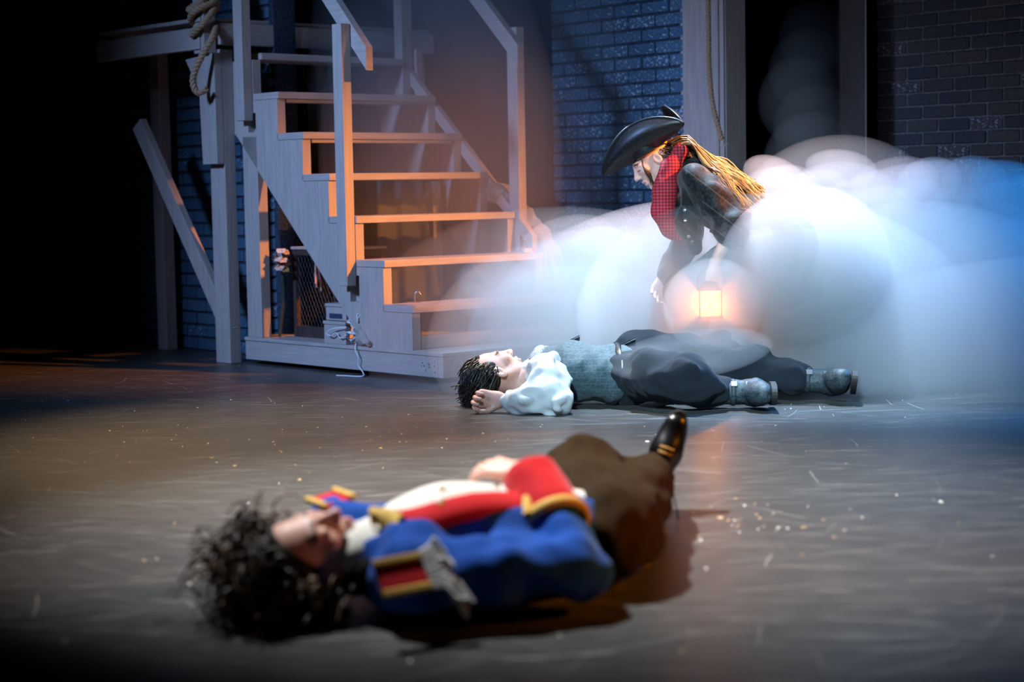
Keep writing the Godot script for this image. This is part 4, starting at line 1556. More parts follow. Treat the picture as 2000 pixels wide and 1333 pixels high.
	while paths.size() < 760:
		var d := Vector3(rng.randfn(0, 1), rng.randfn(0, 1), rng.randfn(0, 1)).normalized()
		if d.z > 0.2 and d.y < 0.62 or d.y < -0.8 or d.z > 0.6 or (d.z > -0.1 and d.y < -0.35):
			continue
		var wd := (hb * d).normalized()
		var root := headc + hb * (Vector3(0, 0.042, -0.024) + d * Vector3(0.084, 0.088, 0.098))
		if root.y < 0.01:
			continue
		var p := PackedVector3Array()
		var ln := rng.randf_range(0.05, 0.115) * (1.35 if rng.randf() < 0.2 else 1.0)
		var cr := rng.randf_range(0.010, 0.024)
		var turns := rng.randf_range(1.2, 2.6)
		var ph := rng.randf() * TAU
		var bend := Vector3(rng.randfn(-0.1, 0.4), rng.randfn(-0.3, 0.35), rng.randfn(0.1, 0.4))
		var t1 := wd.cross(Vector3(0.3, 1, 0.2)).normalized()
		var t2 := wd.cross(t1)
		for i in 14:
			var t := i / 13.0
			var a := ph + turns * TAU * t
			var q := root + wd * ln * t * (1.0 - 0.25 * t) + bend * ln * t * t * 0.7 + (t1 * (cos(a) - cos(ph)) + t2 * (sin(a) - sin(ph))) * cr * minf(1.0, t * 3.0)
			q.y = maxf(q.y, 0.004 + 0.006 * absf(sin(a)))
			p.append(q)
		paths.append(p)
	var hm := hair_mat(Color(1, 1, 1))
	dress("curls", strand_mesh(paths, 0.0044, [Color(0.02, 0.014, 0.010), Color(0.04, 0.025, 0.016), Color(0.075, 0.045, 0.027), Color(0.15, 0.09, 0.05)]), 0.0, hm, P, Basis.IDENTITY, hair)

# figure in the waistcoat lying on the floor before the stairs
func build_sailor() -> void:
	var at := Vector3(0.5, 0, -7.6)
	var P := thing("person", "person in dark pinstriped waistcoat, white shirt and buckled boots lying on back before the stairs", "person", at)
	var Y := Vector3.UP
	var headc := Vector3(-0.065, 0.13, -7.66)
	var hb := head_frame(Vector3(0.26, 0.90, -0.34), Vector3(-0.93, 0.24, 0.08))
	var neck := Vector3(0.105, 0.135, -7.68)
	var chest := Vector3(0.25, 0.135, -7.67)
	var belly := Vector3(0.385, 0.125, -7.65)
	var pelvis := Vector3(0.49, 0.118, -7.63)
	var rsh := Vector3(0.135, 0.135, -7.52)
	var lsh := Vector3(0.16, 0.135, -7.85)
	var rel := Vector3(0.165, 0.062, -7.315)
	var rwr := Vector3(-0.03, 0.052, -7.385)
	var lel := Vector3(0.2, 0.06, -8.08)
	var lwr := Vector3(0.4, 0.05, -8.14)
	var rhip := Vector3(0.50, 0.12, -7.535)
	var lhip := Vector3(0.53, 0.15, -7.74)
	var rkn := Vector3(0.68, 0.145, -7.30)
	var lkn := Vector3(0.88, 0.165, -7.70)
	var ran := Vector3(0.85, 0.068, -7.38)
	var lan := Vector3(1.18, 0.092, -7.60)
	var s := Sdf.new()
	s.cap(headc + hb * Vector3(0, -0.08, -0.03), neck, 0.046, 0.05)
	s.cap(neck, chest, 0.07, 0.12, 0.06, Y, 0.75)
	s.cap(chest, belly, 0.12, 0.11, 0.06, Y, 0.78)
	s.cap(belly, pelvis, 0.11, 0.12, 0.06, Y, 0.78)
	s.cap(rsh, lsh, 0.05, 0.05, 0.05)
	s.chain([rsh, rel, rwr], [0.045, 0.036, 0.024], 0.03)
	s.chain([lsh, lel, lwr], [0.045, 0.036, 0.024], 0.03)
	s.chain([rhip, rkn, ran], [0.07, 0.048, 0.034], 0.03)
	s.chain([lhip, lkn, lan], [0.07, 0.048, 0.034], 0.03)
	var body := MB.new()
	body.use_col = true
	s.net(0.013, body)
	body.append(head_mb, Transform3D(hb, headc))
	# hand lies knuckles down with the fingers curled up and over
	body.append(hand(0.85, 1.0, 1.0, 0.5), Transform3D(frame(Vector3(-0.86, 0.05, -0.1), Vector3(0.15, 0.1, -0.9)), rwr + Vector3(-0.018, 0.0, -0.012)))
	body.append(hand(0.5, -1.0), Transform3D(frame(lwr - lel, Vector3(0, 1, 0)), lwr))
	dress("body", body, 0.0, skin, P)
	# shirt with full sleeves and cuffs
	var white := cloth_mat(Color(0.84, 0.84, 0.83), 0.85)
	var sh := Sdf.new()
	sh.cap(neck, chest, 0.082, 0.128, 0.06, Y, 0.76)
	sh.cap(rsh, lsh, 0.066, 0.066, 0.05)
	sh.chain([rsh + Y * 0.01, rsh.lerp(rel, 0.5) + Y * 0.03, rel, rel.lerp(rwr, 0.55), rwr + Vector3(0.03, 0, 0)], [0.074, 0.078, 0.062, 0.055, 0.042], 0.03)
	sh.chain([lsh, lel, lwr], [0.07, 0.058, 0.045], 0.03)
	folds(sh, 0.03, 7.5, 22, Vector3(0.9, 1.2, 1.2))
	dress("shirt", sh, 0.008, white, P)
	var cu := MB.new()
	ring(cu, rwr + Vector3(0.022, 0, 0.002), rwr - rel, 0.034, 0.017, 0.006)
	dress("cuff", cu, 0.0, white, P)
	# waistcoat
	var vs := Sdf.new()
	vs.cap(neck + Vector3(0.02, 0, 0), chest, 0.10, 0.152, 0.06, Y, 0.74)
	vs.cap(chest, belly, 0.155, 0.140, 0.06, Y, 0.78)
	vs.cap(belly, pelvis - Vector3(0.035, 0, 0), 0.14, 0.146, 0.06, Y, 0.78)
	vs.planes = [[pelvis + Vector3(-0.005, 0, 0), Vector3(0.96, -0.25, 0.1).normalized()], [neck + Vector3(-0.045, 0, 0), Vector3(-0.9, 0.45, 0).normalized()]]
	folds(vs, 0.018, 6.0, 31, Vector3(1.8, 1, 0.8))
	var vm := textured(stripes(Color(0.165, 0.24, 0.255), Color(0.34, 0.42, 0.44), 96, 1, 12), 5.0, 0.75)
	vm.rim_enabled = true
	vm.rim = 0.25
	var waist := dress("waistcoat", vs, 0.008, vm, P)
	for q in [[belly + Vector3(0.075, 0.085, -0.06), 0.75], [chest + Vector3(-0.02, 0.085, -0.10), 0.45]]:
		var fl := MB.new()
		var p0: Vector3 = q[0]
		fl.sheet(func(u, w): return p0 + Vector3(lerpf(-0.05, 0.055, u), 0.01 + 0.05 * u * (1.0 - w * 0.4) - 0.025 * w, lerpf(0.03, -0.08, w) + 0.02 * u), 8, 6, 0.006)
		dress("waistcoat_point", fl, 0.0, vm, P, Basis.IDENTITY, waist)
	# patterned neckerchief
	var kb := Image.create(64, 64, false, Image.FORMAT_RGB8)
	for y in 64:
		for x in 64:
			var dd := Vector2(posmod(x, 16) - 8, posmod(y, 16) - 8).length()
			kb.set_pixel(x, y, Color(0.82, 0.82, 0.82) if int(dd) % 4 < 2 else Color(0.14, 0.13, 0.14))
	var kc := Sdf.new()
	kc.cap(neck + Vector3(-0.005, 0.03, 0.10), neck + Vector3(-0.008, 0.062, 0.055), 0.030, 0.032, 0.02, Vector3(0.8, -0.5, 0), 0.75)
	kc.cap(neck + Vector3(-0.008, 0.062, 0.055), neck + Vector3(0.012, 0.078, -0.01), 0.032, 0.030, 0.02, Vector3(0.8, -0.5, 0), 0.75)
	kc.cap(neck + Vector3(0.012, 0.078, -0.01), neck + Vector3(0.045, 0.078, -0.07), 0.030, 0.024, 0.02)
	dress("neckerchief", kc, 0.006, textured(kb, 12.0, 0.85), P)
	# belt with buckle
	var be := MB.new()
	braid(be, vs, [pelvis + Vector3(-0.045, 0.02, 0.15), pelvis + Vector3(-0.05, 0.09, 0.09), pelvis + Vector3(-0.055, 0.12, 0.0)], 0.014, 0.008, 8)
	dress("belt", be, 0.0, plain(Color(0.05, 0.045, 0.04), 0.4), P)
	var bu := MB.new()
	bu.box(pelvis + Vector3(-0.04, 0.055, 0.155), Vector3(0.012, 0.05, 0.008), Basis(Vector3.RIGHT, -0.4), 0.002)
	dress("buckle", bu, 0.0, steel, P)
	# trousers
	var tr := Sdf.new()
	tr.cap(pelvis - Vector3(0.03, 0, 0), pelvis + Vector3(0.03, 0, 0), 0.132, 0.13, 0.05, Y, 0.8)
	tr.chain([rhip, rhip.lerp(rkn, 0.55) + Y * 0.012, rkn, ran - Vector3(0.03, 0, 0)], [0.105, 0.098, 0.083, 0.066], 0.045)
	tr.chain([lhip, lkn, lan - Vector3(0.03, -0.01, 0)], [0.128, 0.102, 0.078], 0.05)
	tr.cap(rkn + Vector3(-0.03, 0.045, 0.0), rkn + Vector3(0.01, 0.075, 0.01), 0.035, 0.012, 0.03)
	folds(tr, 0.04, 4.6, 44, Vector3(0.8, 1.4, 1.4))
	dress("trousers", tr, 0.0085, cloth_mat(Color(0.12, 0.14, 0.165), 0.85, 0.1), P)
	# ankle boots
	for q in 2:
		var an := ran if q == 0 else lan
		var ax := Vector3(0.97, -0.01, 0.05) if q == 0 else Vector3(0.95, -0.09, 0.16)
		var toe_dir := Vector3(-0.05, 0.04, 0.95) if q == 0 else Vector3(0.1, 0.2, 0.9)
		boot(P, an, ax.normalized(), toe_dir.normalized(), 0.20 if q == 0 else 0.24)
	# hair
	var cap := Sdf.new()
	cap.ell(headc + hb * Vector3(0, 0.044, -0.028), Vector3(0.082, 0.086, 0.094), hb, 0.03)
	cap.planes = [[headc + hb * Vector3(0, 0.05, 0.055), hb * Vector3(0, -0.5, 0.86)]]
	folds(cap, 0.010, 12.0, 14)
	var hair := dress("hair", cap, 0.006, plain(Color(0.085, 0.065, 0.055), 0.45), P)
	var rng := RandomNumberGenerator.new()
	rng.seed = 18
	var paths := []
	while paths.size() < 420:
		var d := Vector3(rng.randfn(0, 1), rng.randfn(0, 1), rng.randfn(0, 1)).normalized()
		if d.z > 0.45 and d.y < 0.5 or d.y < -0.45 or d.z > 0.75:
			continue
		var root := headc + hb * (Vector3(0, 0.042, -0.026) + d * Vector3(0.081, 0.085, 0.093))
		if root.y < 0.008:
			continue
		# combed back over the crown, falling to the floor
		var flow := (hb * Vector3(d.x * 0.3, 0.55, -0.5) + Vector3(0, -0.45, 0) + Vector3(rng.randfn(0, 0.25), rng.randfn(0, 0.25), rng.randfn(0, 0.25))).normalized()
		var nr := (hb * d).normalized()
		flow = (flow - nr * flow.dot(nr) * 0.75).normalized()
		var ln := rng.randf_range(0.04, 0.085)
		var p := PackedVector3Array()
		for i in 8:
			var t := i / 7.0
			var q := root + flow * ln * t + nr * (0.010 * sin(t * PI) + 0.004) + Vector3(0, -0.02, 0) * t * t
			q.y = maxf(q.y, 0.004)
			p.append(q)
		paths.append(p)
	dress("locks", strand_mesh(paths, 0.0034, [Color(0.010, 0.008, 0.007), Color(0.018, 0.013, 0.010), Color(0.03, 0.02, 0.014), Color(0.05, 0.032, 0.02)]), 0.0, hair_mat(Color(1, 1, 1)), P, Basis.IDENTITY, hair)

func boot(P: Node3D, an: Vector3, ax: Vector3, toe: Vector3, ln: float) -> void:
	toe = (toe - ax * toe.dot(ax)).normalized()
	var sd := ax.cross(toe).normalized()
	var b := Node3D.new()
	b.name = "boot"
	P.add_child(b, true)
	var leather := textured(speckle(Color(0.15, 0.20, 0.22), Color(0.09, 0.11, 0.12), Color(0.22, 0.27, 0.29), 61, 30.0), 9.0, 0.62)
	var u := Sdf.new()
	u.cap(an - ax * 0.03, an + ax * (ln * 0.7), 0.050, 0.048, 0.02)
	u.cap(an + ax * (ln * 0.6), an + ax * (ln * 0.68) + toe * 0.09, 0.048, 0.042, 0.03)
	u.cap(an + ax * (ln * 0.68) + toe * 0.09, an + ax * (ln * 0.74) + toe * 0.125, 0.042, 0.037, 0.03)
	u.cap(an + ax * (ln * 0.6), an + ax * (ln * 0.6) - toe * 0.02, 0.046, 0.044, 0.03)
	folds(u, 0.006, 12.0, 71)
	u.planes = [[an + ax * (ln - 0.022), ax], [an - ax * 0.055, -ax]]
	dress("upper", u, 0.006, leather, P, Basis.IDENTITY, b)
	var poly := PackedVector2Array()
	for i in 26:
		var a := TAU * i / 26.0
		var lx := 0.5 - 0.5 * cos(a)
		poly.append(Vector2(lerpf(-0.07, 0.165, lx), sin(a) * (0.042 + 0.01 * lx)))
	var so := MB.new()
	so.prism(poly, an, toe, sd, ax, ln - 0.022, ln)
	dress("sole", so, 0.0, plain(Color(0.12, 0.105, 0.09), 0.75), P, Basis.IDENTITY, b)
	for k in [0.18, 0.48]:
		var st := MB.new()
		ring(st, an + ax * ln * k, ax, 0.050, 0.009, 0.004)
		var o := dress("strap", st, 0.0, leather, P, Basis.IDENTITY, b)
		var bu := MB.new()
		bu.box(an + ax * ln * k + (Vector3.BACK * 0.7 + Vector3.UP * 0.7) * 0.054, Vector3(0.026, 0.026, 0.006), Basis(Vector3.RIGHT, -0.785), 0.002)
		dress("buckle", bu, 0.0, steel, P, Basis.IDENTITY, b)

# figure in the three-cornered hat stooping in the smoke with a lantern
func build_pirate() -> void:
	var at := Vector3(0.95, 0, -8.1)
	var P := thing("person", "person in black three-cornered hat and dark pinstriped coat stooping in the smoke with a lantern", "person", at)
	var headc := Vector3(0.628, 1.012, -8.1)
	var fwd := Vector3(-0.83, -0.54, 0.14).normalized()
	var hb := head_frame(fwd, Vector3(-0.54, 0.84, 0.0))
	var neck := Vector3(0.745, 0.965, -8.1)
	var chest := Vector3(0.885, 0.865, -8.1)
	var belly := Vector3(1.01, 0.76, -8.1)
	var pelvis := Vector3(1.115, 0.665, -8.1)
	var lsh := Vector3(0.815, 0.915, -7.945)
	var rsh := Vector3(0.80, 0.915, -8.255)
	var lel := Vector3(0.955, 0.735, -7.86)
	var lwr := Vector3(0.868, 0.565, -7.86)
	var rel := Vector3(0.80, 0.67, -8.34)
	var rwr := Vector3(0.70, 0.50, -8.28)
	var lhip := Vector3(1.11, 0.655, -8.01)
	var rhip := Vector3(1.13, 0.655, -8.20)
	var lkn := Vector3(0.76, 0.44, -8.0)
	var lan := Vector3(0.80, 0.075, -8.0)
	var rkn := Vector3(1.12, 0.24, -8.22)
	var ran := Vector3(1.46, 0.12, -8.24)
	var tdir := (neck - pelvis).normalized()
	var front := Vector3(-tdir.y, tdir.x, 0).normalized()
	if front.y > 0: front = -front
	var s := Sdf.new()
	s.cap(headc + hb * Vector3(0, -0.07, -0.03), neck, 0.044, 0.046)
	s.cap(neck, chest, 0.06, 0.105, 0.06, front, 0.8)
	s.cap(chest, belly, 0.105, 0.095, 0.06, front, 0.8)
	s.cap(belly, pelvis, 0.095, 0.12, 0.06, front, 0.85)
	s.cap(rsh, lsh, 0.045, 0.045, 0.05)
	s.chain([lsh, lel, lwr], [0.042, 0.034, 0.023], 0.03)
	s.chain([rsh, rel, rwr], [0.042, 0.034, 0.023], 0.03)
	s.chain([lhip, lkn, lan], [0.075, 0.05, 0.035], 0.03)
	s.chain([rhip, rkn, ran], [0.075, 0.05, 0.035], 0.03)
	var body := MB.new()
	body.use_col = true
	s.net(0.013, body)
	body.append(head_mb, Transform3D(hb.scaled_local(Vector3(0.94, 0.94, 0.94)), headc))
	body.append(hand(0.95, -1.0, 1.0, 0.6), Transform3D(frame(Vector3(-0.1, -1, 0), Vector3(0.25, 0, 1)), lwr + Vector3(0, -0.02, 0)))
	body.append(hand(0.4, 1.0), Transform3D(frame(rwr - rel, Vector3(0, 0.3, -1)), rwr))
	dress("body", body, 0.0, skin, P)
	# coat
	var ct := Sdf.new()
	ct.cap(neck + tdir * -0.02, chest, 0.085, 0.135, 0.06, front, 0.82)
	ct.cap(chest, belly, 0.138, 0.125, 0.06, front, 0.84)
	ct.cap(belly, pelvis - tdir * 0.06, 0.13, 0.185, 0.06, front, 0.95)
	ct.cap(pelvis - tdir * 0.02, pelvis + Vector3(0.05, -0.18, 0), 0.17, 0.15, 0.06)
	ct.cap(rsh, lsh, 0.066, 0.066, 0.05)
	ct.chain([lsh, lsh.lerp(lel, 0.5) + Vector3(0, 0.0, 0.01), lel, lel.lerp(lwr, 0.24)], [0.076, 0.074, 0.068, 0.068], 0.035)
	ct.chain([rsh, rel, rwr], [0.07, 0.06, 0.05], 0.035)
	ct.cap(lsh + Vector3(-0.02, -0.02, -0.03), Vector3(0.775, 0.70, -7.985), 0.06, 0.05, 0.05, front, 0.7)
	ct.cap(Vector3(0.775, 0.70, -7.985), Vector3(0.80, 0.63, -8.0), 0.05, 0.035, 0.05, front, 0.7)
	ct.cap(neck + front * 0.12 + tdir * 0.05, belly + front * 0.13, 0.055, 0.05, 0.02, Vector3.ZERO, 1.0, true)
	folds(ct, 0.026, 6.0, 91, Vector3(1.0, 1.0, 1.0))
	var cm := textured(stripes(Color(0.035, 0.035, 0.04), Color(0.30, 0.26, 0.23), 96, 2, 24), 4.0, 0.62)
	cm.metallic_specular = 0.3
	cm.rim_enabled = true
	cm.rim = 0.25
	var roll := Basis(Vector3.BACK, atan2(tdir.y, tdir.x))
	dress("coat", ct, 0.008, cm, P, roll)
	# turned-back cuff
	var cu := Sdf.new()
	cu.cap(lel.lerp(lwr, 0.12), lel.lerp(lwr, 0.36), 0.078, 0.082, 0.02)
	cu.planes = [[lel.lerp(lwr, 0.40), (lwr - lel).normalized()], [lel.lerp(lwr, 0.02), -(lwr - lel).normalized()]]
	folds(cu, 0.008, 9.0, 92)
	dress("cuff", cu, 0.007, cm, P, roll)
	var brass := plain(Color(0.75, 0.72, 0.68), 0.3, 0.9)
	for k in 4:
		var q := ct.stick(Vector3(0.745 + k * 0.012, 0.80 - k * 0.055, -7.93))
		var bt := MB.new()
		bt.lathe(PackedVector2Array([Vector2(0.0004, 0.006), Vector2(0.007, 0.005), Vector2(0.009, 0.001)]), q, ct.grad(q), 12)
		dress("coat_button", bt, 0.0, brass, P)
	# red checked scarf down the front
	var sc := Sdf.new()
	var z0 := -8.02
	sc.chain([Vector3(0.745, 1.045, -8.03), Vector3(0.705, 0.985, z0), Vector3(0.675, 0.885, z0), Vector3(0.668, 0.79, z0), Vector3(0.70, 0.72, z0), Vector3(0.755, 0.675, z0 + 0.01)], [0.030, 0.042, 0.046, 0.046, 0.036, 0.02], 0.03, Vector3(0.0, 0.0, 1.0), 0.9)
	sc.cap(Vector3(0.745, 1.045, -8.03), Vector3(0.76, 1.04, -8.17), 0.032, 0.032, 0.03)
	sc.cap(Vector3(0.70, 0.97, -8.17), Vector3(0.68, 0.82, -8.15), 0.04, 0.04, 0.03)
	folds(sc, 0.012, 6.0, 95)
	dress("scarf", sc, 0.007, textured(gingham(), 9.0, 0.85), P)
	# breeches and boots, mostly lost in the smoke
	var br := Sdf.new()
	br.cap(pelvis - tdir * 0.03, pelvis + tdir * 0.05, 0.14, 0.13, 0.05)
	br.chain([lhip, lkn, lan + Vector3(0, 0.14, 0)], [0.105, 0.085, 0.065], 0.05)
	br.chain([rhip, rkn, rkn.lerp(ran, 0.6)], [0.105, 0.085, 0.065], 0.05)
	folds(br, 0.02, 5.0, 97)
	dress("breeches", br, 0.010, cloth_mat(Color(0.50, 0.44, 0.42)), P)
	for q in 2:
		var an := lan if q == 0 else ran
		var dn := Vector3(0, -1, 0) if q == 0 else Vector3(0.85, -0.5, 0).normalized()
		var to := Vector3(-1, 0, 0) if q == 0 else Vector3(0.3, -0.9, 0)
		boot(P, an - dn * 0.07, dn, to, 0.145)
	# long loose hair down the back
	var paths := []
	var rng := RandomNumberGenerator.new()
	rng.seed = 28
	for i in 300:
		var z := rng.randfn(0, 0.055)
		var l := rng.randf_range(0.75, 1.0)
		var lift := rng.randf_range(0.0, 0.022)
		var p0 := headc + hb * Vector3(z * 0.6, 0.01 + rng.randf_range(-0.02, 0.02), -0.095)
		var pts := [p0, p0 + Vector3(0.07, 0.01 + lift, z * 0.3)]
		for k in 4:
			var t := (0.12 + 0.21 * k) * l
			var q := neck.lerp(pelvis, t) - front * 0.11 + Vector3(0, 0, z * (1.2 + k * 0.25))
			q = ct.stick(q)
			pts.append(q - front * (0.010 + lift * (1.0 - 0.2 * k)) + Vector3(rng.randfn(0, 0.006), rng.randfn(0, 0.006), rng.randfn(0, 0.008)))
		paths.append(smooth_path(pts, 3))
	var hc := [Color(0.30, 0.15, 0.05), Color(0.40, 0.21, 0.07), Color(0.2, 0.1, 0.035), Color(0.5, 0.29, 0.1)]
	var hair := dress("hair", strand_mesh(paths, 0.0034, hc), 0.0, hair_mat(Color(1, 1, 1)), P)
	paths = []
	for i in 120:
		var d := Vector3(rng.randfn(0, 1), rng.randf_range(-0.5, 0.5), -absf(rng.randfn(0.6, 0.5))).normalized()
		var r0 := headc + hb * (Vector3(0, 0.0, -0.014) + d * Vector3(0.076, 0.075, 0.095))
		paths.append(smooth_path([r0, r0 + hb * Vector3(0, -0.02, -0.02), headc + hb * Vector3(rng.randfn(0, 0.02), -0.03, -0.112)], 4))
	for i in 14:
		# a lock falling beside the cheek
		var r0 := headc + hb * Vector3(0.062, 0.035, 0.045)
		paths.append(smooth_path([r0, r0 + hb * Vector3(0.012, -0.03, 0.018), r0 + hb * Vector3(0.008 + rng.randfn(0, 0.003), -0.075, 0.016 + rng.randfn(0, 0.004)), r0 + hb * Vector3(0.0, -0.14 + rng.randfn(0, 0.01), 0.03 + rng.randfn(0, 0.008))], 4))
	dress("swept_locks", strand_mesh(paths, 0.0032, [Color(0.05, 0.026, 0.014), Color(0.08, 0.04, 0.02), Color(0.035, 0.02, 0.012)]), 0.0, hair_mat(Color(1, 1, 1)), P, Basis.IDENTITY, hair)
	var bm := MB.new()
	for i in 16:
		var q := headc + hb * Vector3(0.03 + rng.randfn(0, 0.02), -0.005 + rng.randfn(0, 0.016), -0.118 + rng.randfn(0, 0.012))
		bm.lathe(PackedVector2Array([Vector2(0.0005, -0.007), Vector2(0.005, -0.005), Vector2(0.0072, 0), Vector2(0.005, 0.005), Vector2(0.0005, 0.007)]), q, Vector3(rng.randf(), 1, rng.randf()), 10)
	dress("hair_beads", bm, 0.0, plain(Color(0.72, 0.5, 0.14), 0.3, 0.6), P, Basis.IDENTITY, hair)
	var er := MB.new()
	er.tube(smooth_path([headc + hb * Vector3(0.083, -0.035, -0.008), headc + hb * Vector3(0.086, -0.05, -0.004), headc + Vector3(0.012, -0.075, 0.085)], 4), 0.0022, 6)
	dress("earring", er, 0.0, steel, P)
	hat(P, headc, hb)

func hat(P: Node3D, headc: Vector3, hb: Basis) -> void:
	var h := Node3D.new()
	h.name = "hat"
	P.add_child(h)
	# hat axes: a points forward past the brow, c up through the crown
	var a := Vector3(-0.888, -0.455, 0.06).normalized()
	var c := Vector3(-0.455, 0.888, 0.0).normalized()
	var w := a.cross(c).normalized()
	var o := headc + hb * Vector3(0, 0.05, 0.0)
	var fr := Basis(a, c, w)
	h.transform = Transform3D(fr, o - P.position)
	var leather := textured(speckle(Color(0.085, 0.085, 0.09), Color(0.05, 0.05, 0.055), Color(0.16, 0.155, 0.155), 71, 40.0), 6.0, 0.36)
	var crown := MB.new()
	crown.lathe(PackedVector2Array([Vector2(0.092, -0.01), Vector2(0.094, 0.02), Vector2(0.088, 0.06), Vector2(0.07, 0.088), Vector2(0.04, 0.10), Vector2(0.001, 0.103)]), Vector3.ZERO, Vector3.UP, 32)
	put("crown", crown, leather, h)
	# three upturned brim flaps between the front point and two rear points
	var tips := [Vector3(0.215, -0.005, 0.0), Vector3(-0.175, 0.03, -0.17), Vector3(-0.175, 0.03, 0.17)]
	var cents := [Vector3(0.05, 0, -0.115), Vector3(-0.11, 0, 0.0), Vector3(0.05, 0, 0.115)]
	for k in 3:
		var t0: Vector3 = tips[k]
		var t1: Vector3 = tips[(k + 1) % 3]
		var outd := ((t0 + t1) * 0.5 * Vector3(1, 0, 1)).normalized()
		var fl := MB.new()
		var tall := 0.135 if k != 1 else 0.125
		fl.sheet(func(u, v):
			var base := t0.lerp(t1, u)
			var bow := sin(u * PI)
			# the flap springs from the head band, rolls out and turns up against the crown
			var foot: Vector3 = base - outd * bow * 0.035 + Vector3(0, -0.022 * bow - 0.004, 0)
			var roll: Vector3 = outd * (0.045 * sin(v * PI) * bow + 0.018 * v * bow)
			return foot + roll + Vector3(0, v * (0.008 + tall * pow(bow, 0.75)), 0), 28, 12, 0.006)
		var f := put("brim_flap", fl, leather, h)
		var edge := PackedVector3Array()
		for i in 29:
			var u := i / 28.0
			var bow := sin(u * PI)
			var base := t0.lerp(t1, u)
			edge.append(base - outd * bow * 0.035 + Vector3(0, -0.022 * bow - 0.004, 0) + outd * 0.018 * bow + Vector3(0, 0.008 + tall * pow(bow, 0.75), 0))
		var ed := MB.new()
		ed.tube(edge, 0.006, 8)
		put("edge_binding", ed, plain(Color(0.04, 0.04, 0.045), 0.4), f)
	# crossed stitches on the near flap
	var x0 := Vector3(-0.01, 0.075, 0.0)
	var n3: Vector3 = ((tips[2] + tips[0]) * 0.5 * Vector3(1, 0, 1)).normalized()
	var st := MB.new()
	var cen: Vector3 = (tips[2].lerp(tips[0], 0.55)) + n3 * 0.022 + Vector3(0, 0.05, 0)
	var al: Vector3 = (tips[0] - tips[2]).normalized()
	for q in [[1.0, 1.0], [1.0, -1.0], [0.0, 1.3]]:
		st.tube(PackedVector3Array([cen + (al * q[0] + Vector3.UP * q[1]) * 0.016, cen + n3 * 0.004, cen - (al * q[0] + Vector3.UP * q[1]) * 0.016]), 0.0018, 5)
	put("stitch", st, plain(Color(0.02, 0.02, 0.02), 0.8), h)

# ------------------------------------------------------------------ low-lying stage smoke
func puff(root: Node3D, at: Vector3, size: Vector3, turn: Vector3, thick: float) -> void:
	# thick: how much of a ray through the middle is scattered (optical depth across the mean width)
	var f := FogVolume.new()
	f.name = "billow"
	f.shape = RenderingServer.FOG_VOLUME_SHAPE_ELLIPSOID
	f.size = size
	f.position = at - root.position
	f.rotation = turn
	var m := FogMaterial.new()
	m.albedo = Color(0.97, 0.97, 0.97)
	m.density = thick / ((size.x + size.y + size.z) / 3.0)
	m.edge_fade = 0.3
	f.material = m
	root.add_child(f, true)

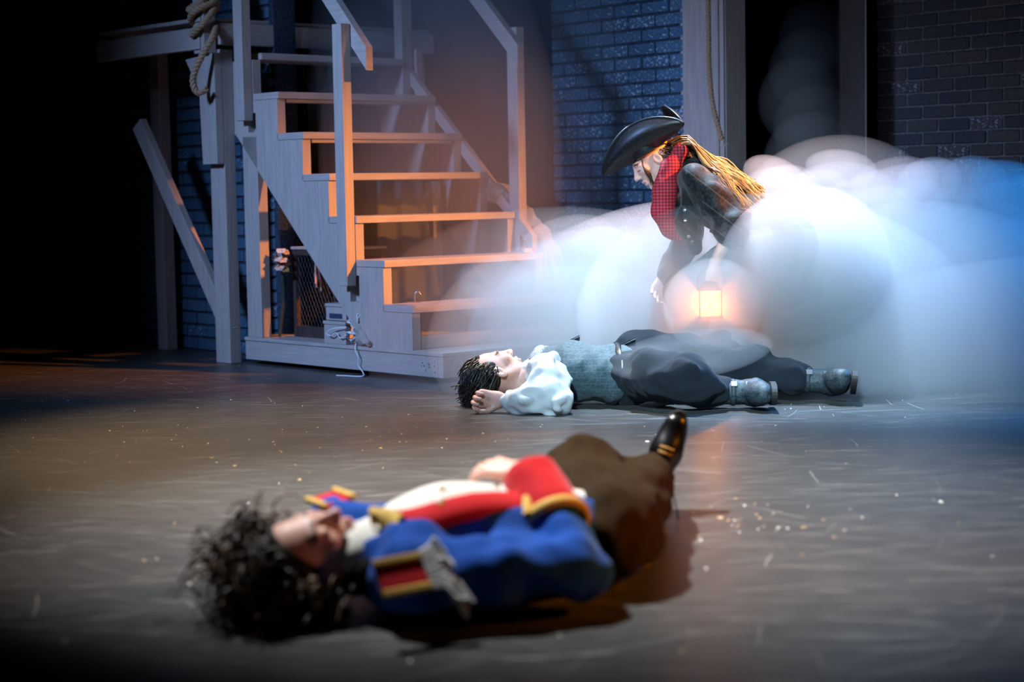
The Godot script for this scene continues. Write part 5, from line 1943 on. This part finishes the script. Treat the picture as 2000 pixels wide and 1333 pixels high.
func build_smoke() -> void:
	var s := thing("smoke", "bank of pale blue stage smoke rolling across the floor behind the lying figures", "smoke", Vector3(1.6, 0, -8.6))
	s.set_meta("kind", "stuff")
	var rng := RandomNumberGenerator.new()
	rng.seed = 31
	var lobes := [
		[Vector3(0.30, 0.20, -8.36), Vector3(1.4, 0.92, 0.80), 2.1, 2],
		[Vector3(0.25, 0.22, -8.45), Vector3(1.85, 1.15, 0.95), 0.45, 1],
		[Vector3(1.16, 0.30, -7.95), Vector3(1.7, 1.08, 0.56), 5.0, 2],
		[Vector3(0.85, 0.30, -8.75), Vector3(1.9, 1.05, 1.2), 1.4, 1],
		[Vector3(1.95, 0.34, -8.45), Vector3(1.9, 1.25, 1.6), 2.2, 2],
		[Vector3(2.70, 0.34, -8.60), Vector3(2.1, 1.20, 1.9), 1.9, 2],
		[Vector3(3.40, 0.30, -8.7), Vector3(2.0, 1.10, 2.0), 1.1, 1],
		[Vector3(1.55, 0.66, -8.70), Vector3(1.0, 0.90, 0.9), 0.8, 2],
	]
	for l in lobes:
		for k in l[3]:
			puff(s, l[0] + Vector3(0, 0.02 * k, 0), l[1] * [1.04, 0.72][k], Vector3(rng.randfn(0, 0.1), rng.randfn(0, 0.25), rng.randfn(0, 0.1)), l[2] * ([0.34, 0.72][k] if l[3] == 2 else 0.8))
	# billows rolling along the crest of the bank
	var crest := [Vector2(-0.32, 0.42), Vector2(0.18, 0.58), Vector2(0.38, 0.66), Vector2(0.6, 0.68), Vector2(1.1, 0.86), Vector2(1.32, 0.98), Vector2(1.62, 0.92), Vector2(2.3, 0.86), Vector2(3.0, 0.8)]
	for i in 34:
		var x := lerpf(-0.2, 2.7, pow(i / 33.0, 1.25)) + rng.randfn(0, 0.03)
		var top := 0.5
		for k in crest.size() - 1:
			if x >= crest[k].x and x <= crest[k + 1].x:
				top = lerpf(crest[k].y, crest[k + 1].y, (x - crest[k].x) / (crest[k + 1].x - crest[k].x))
		var r := rng.randf_range(0.15, 0.30)
		puff(s, Vector3(x, top + rng.randf_range(-0.16, 0.03), rng.randf_range(-8.75, -8.35)), Vector3(r * rng.randf_range(1.1, 1.9), r * rng.randf_range(0.7, 1.0), r), Vector3(rng.randfn(0, 0.2), rng.randfn(0, 0.4), rng.randfn(0, 0.3)), rng.randf_range(0.22, 0.42))
	# plume climbing beside the pillar
	for i in 5:
		var r := 0.44 - 0.03 * i
		puff(s, Vector3(1.52 + 0.05 * sin(i * 2.1), 1.0 + 0.16 * i, -9.3 - 0.05 * i), Vector3(r * 1.1, r * 1.2, r), Vector3(0, 0, 0.4 * sin(i * 1.7)), 0.09)
	# thin veil over the near legs, and haze hanging about the stairs
	puff(s, Vector3(0.72, 0.22, -7.42), Vector3(0.7, 0.2, 0.3), Vector3(0, 0.2, 0.1), 0.28)
	puff(s, Vector3(2.7, 0.15, -7.95), Vector3(3.2, 0.9, 1.3), Vector3(0, 0.1, 0), 1.5)
	puff(s, Vector3(1.24, 0.56, -7.80), Vector3(0.75, 0.66, 0.40), Vector3(0, 0.1, 0.3), 1.8)
	puff(s, Vector3(-0.2, 1.4, -10.2), Vector3(1.8, 3.4, 1.6), Vector3(0, 0.2, 0), 0.6)
	puff(s, Vector3(-0.35, 1.0, -9.5), Vector3(1.25, 2.6, 1.3), Vector3(0, 0.3, 0), 0.30)
	puff(s, Vector3(0.84, 0.40, -7.66), Vector3(0.42, 0.40, 0.26), Vector3.ZERO, 0.7)
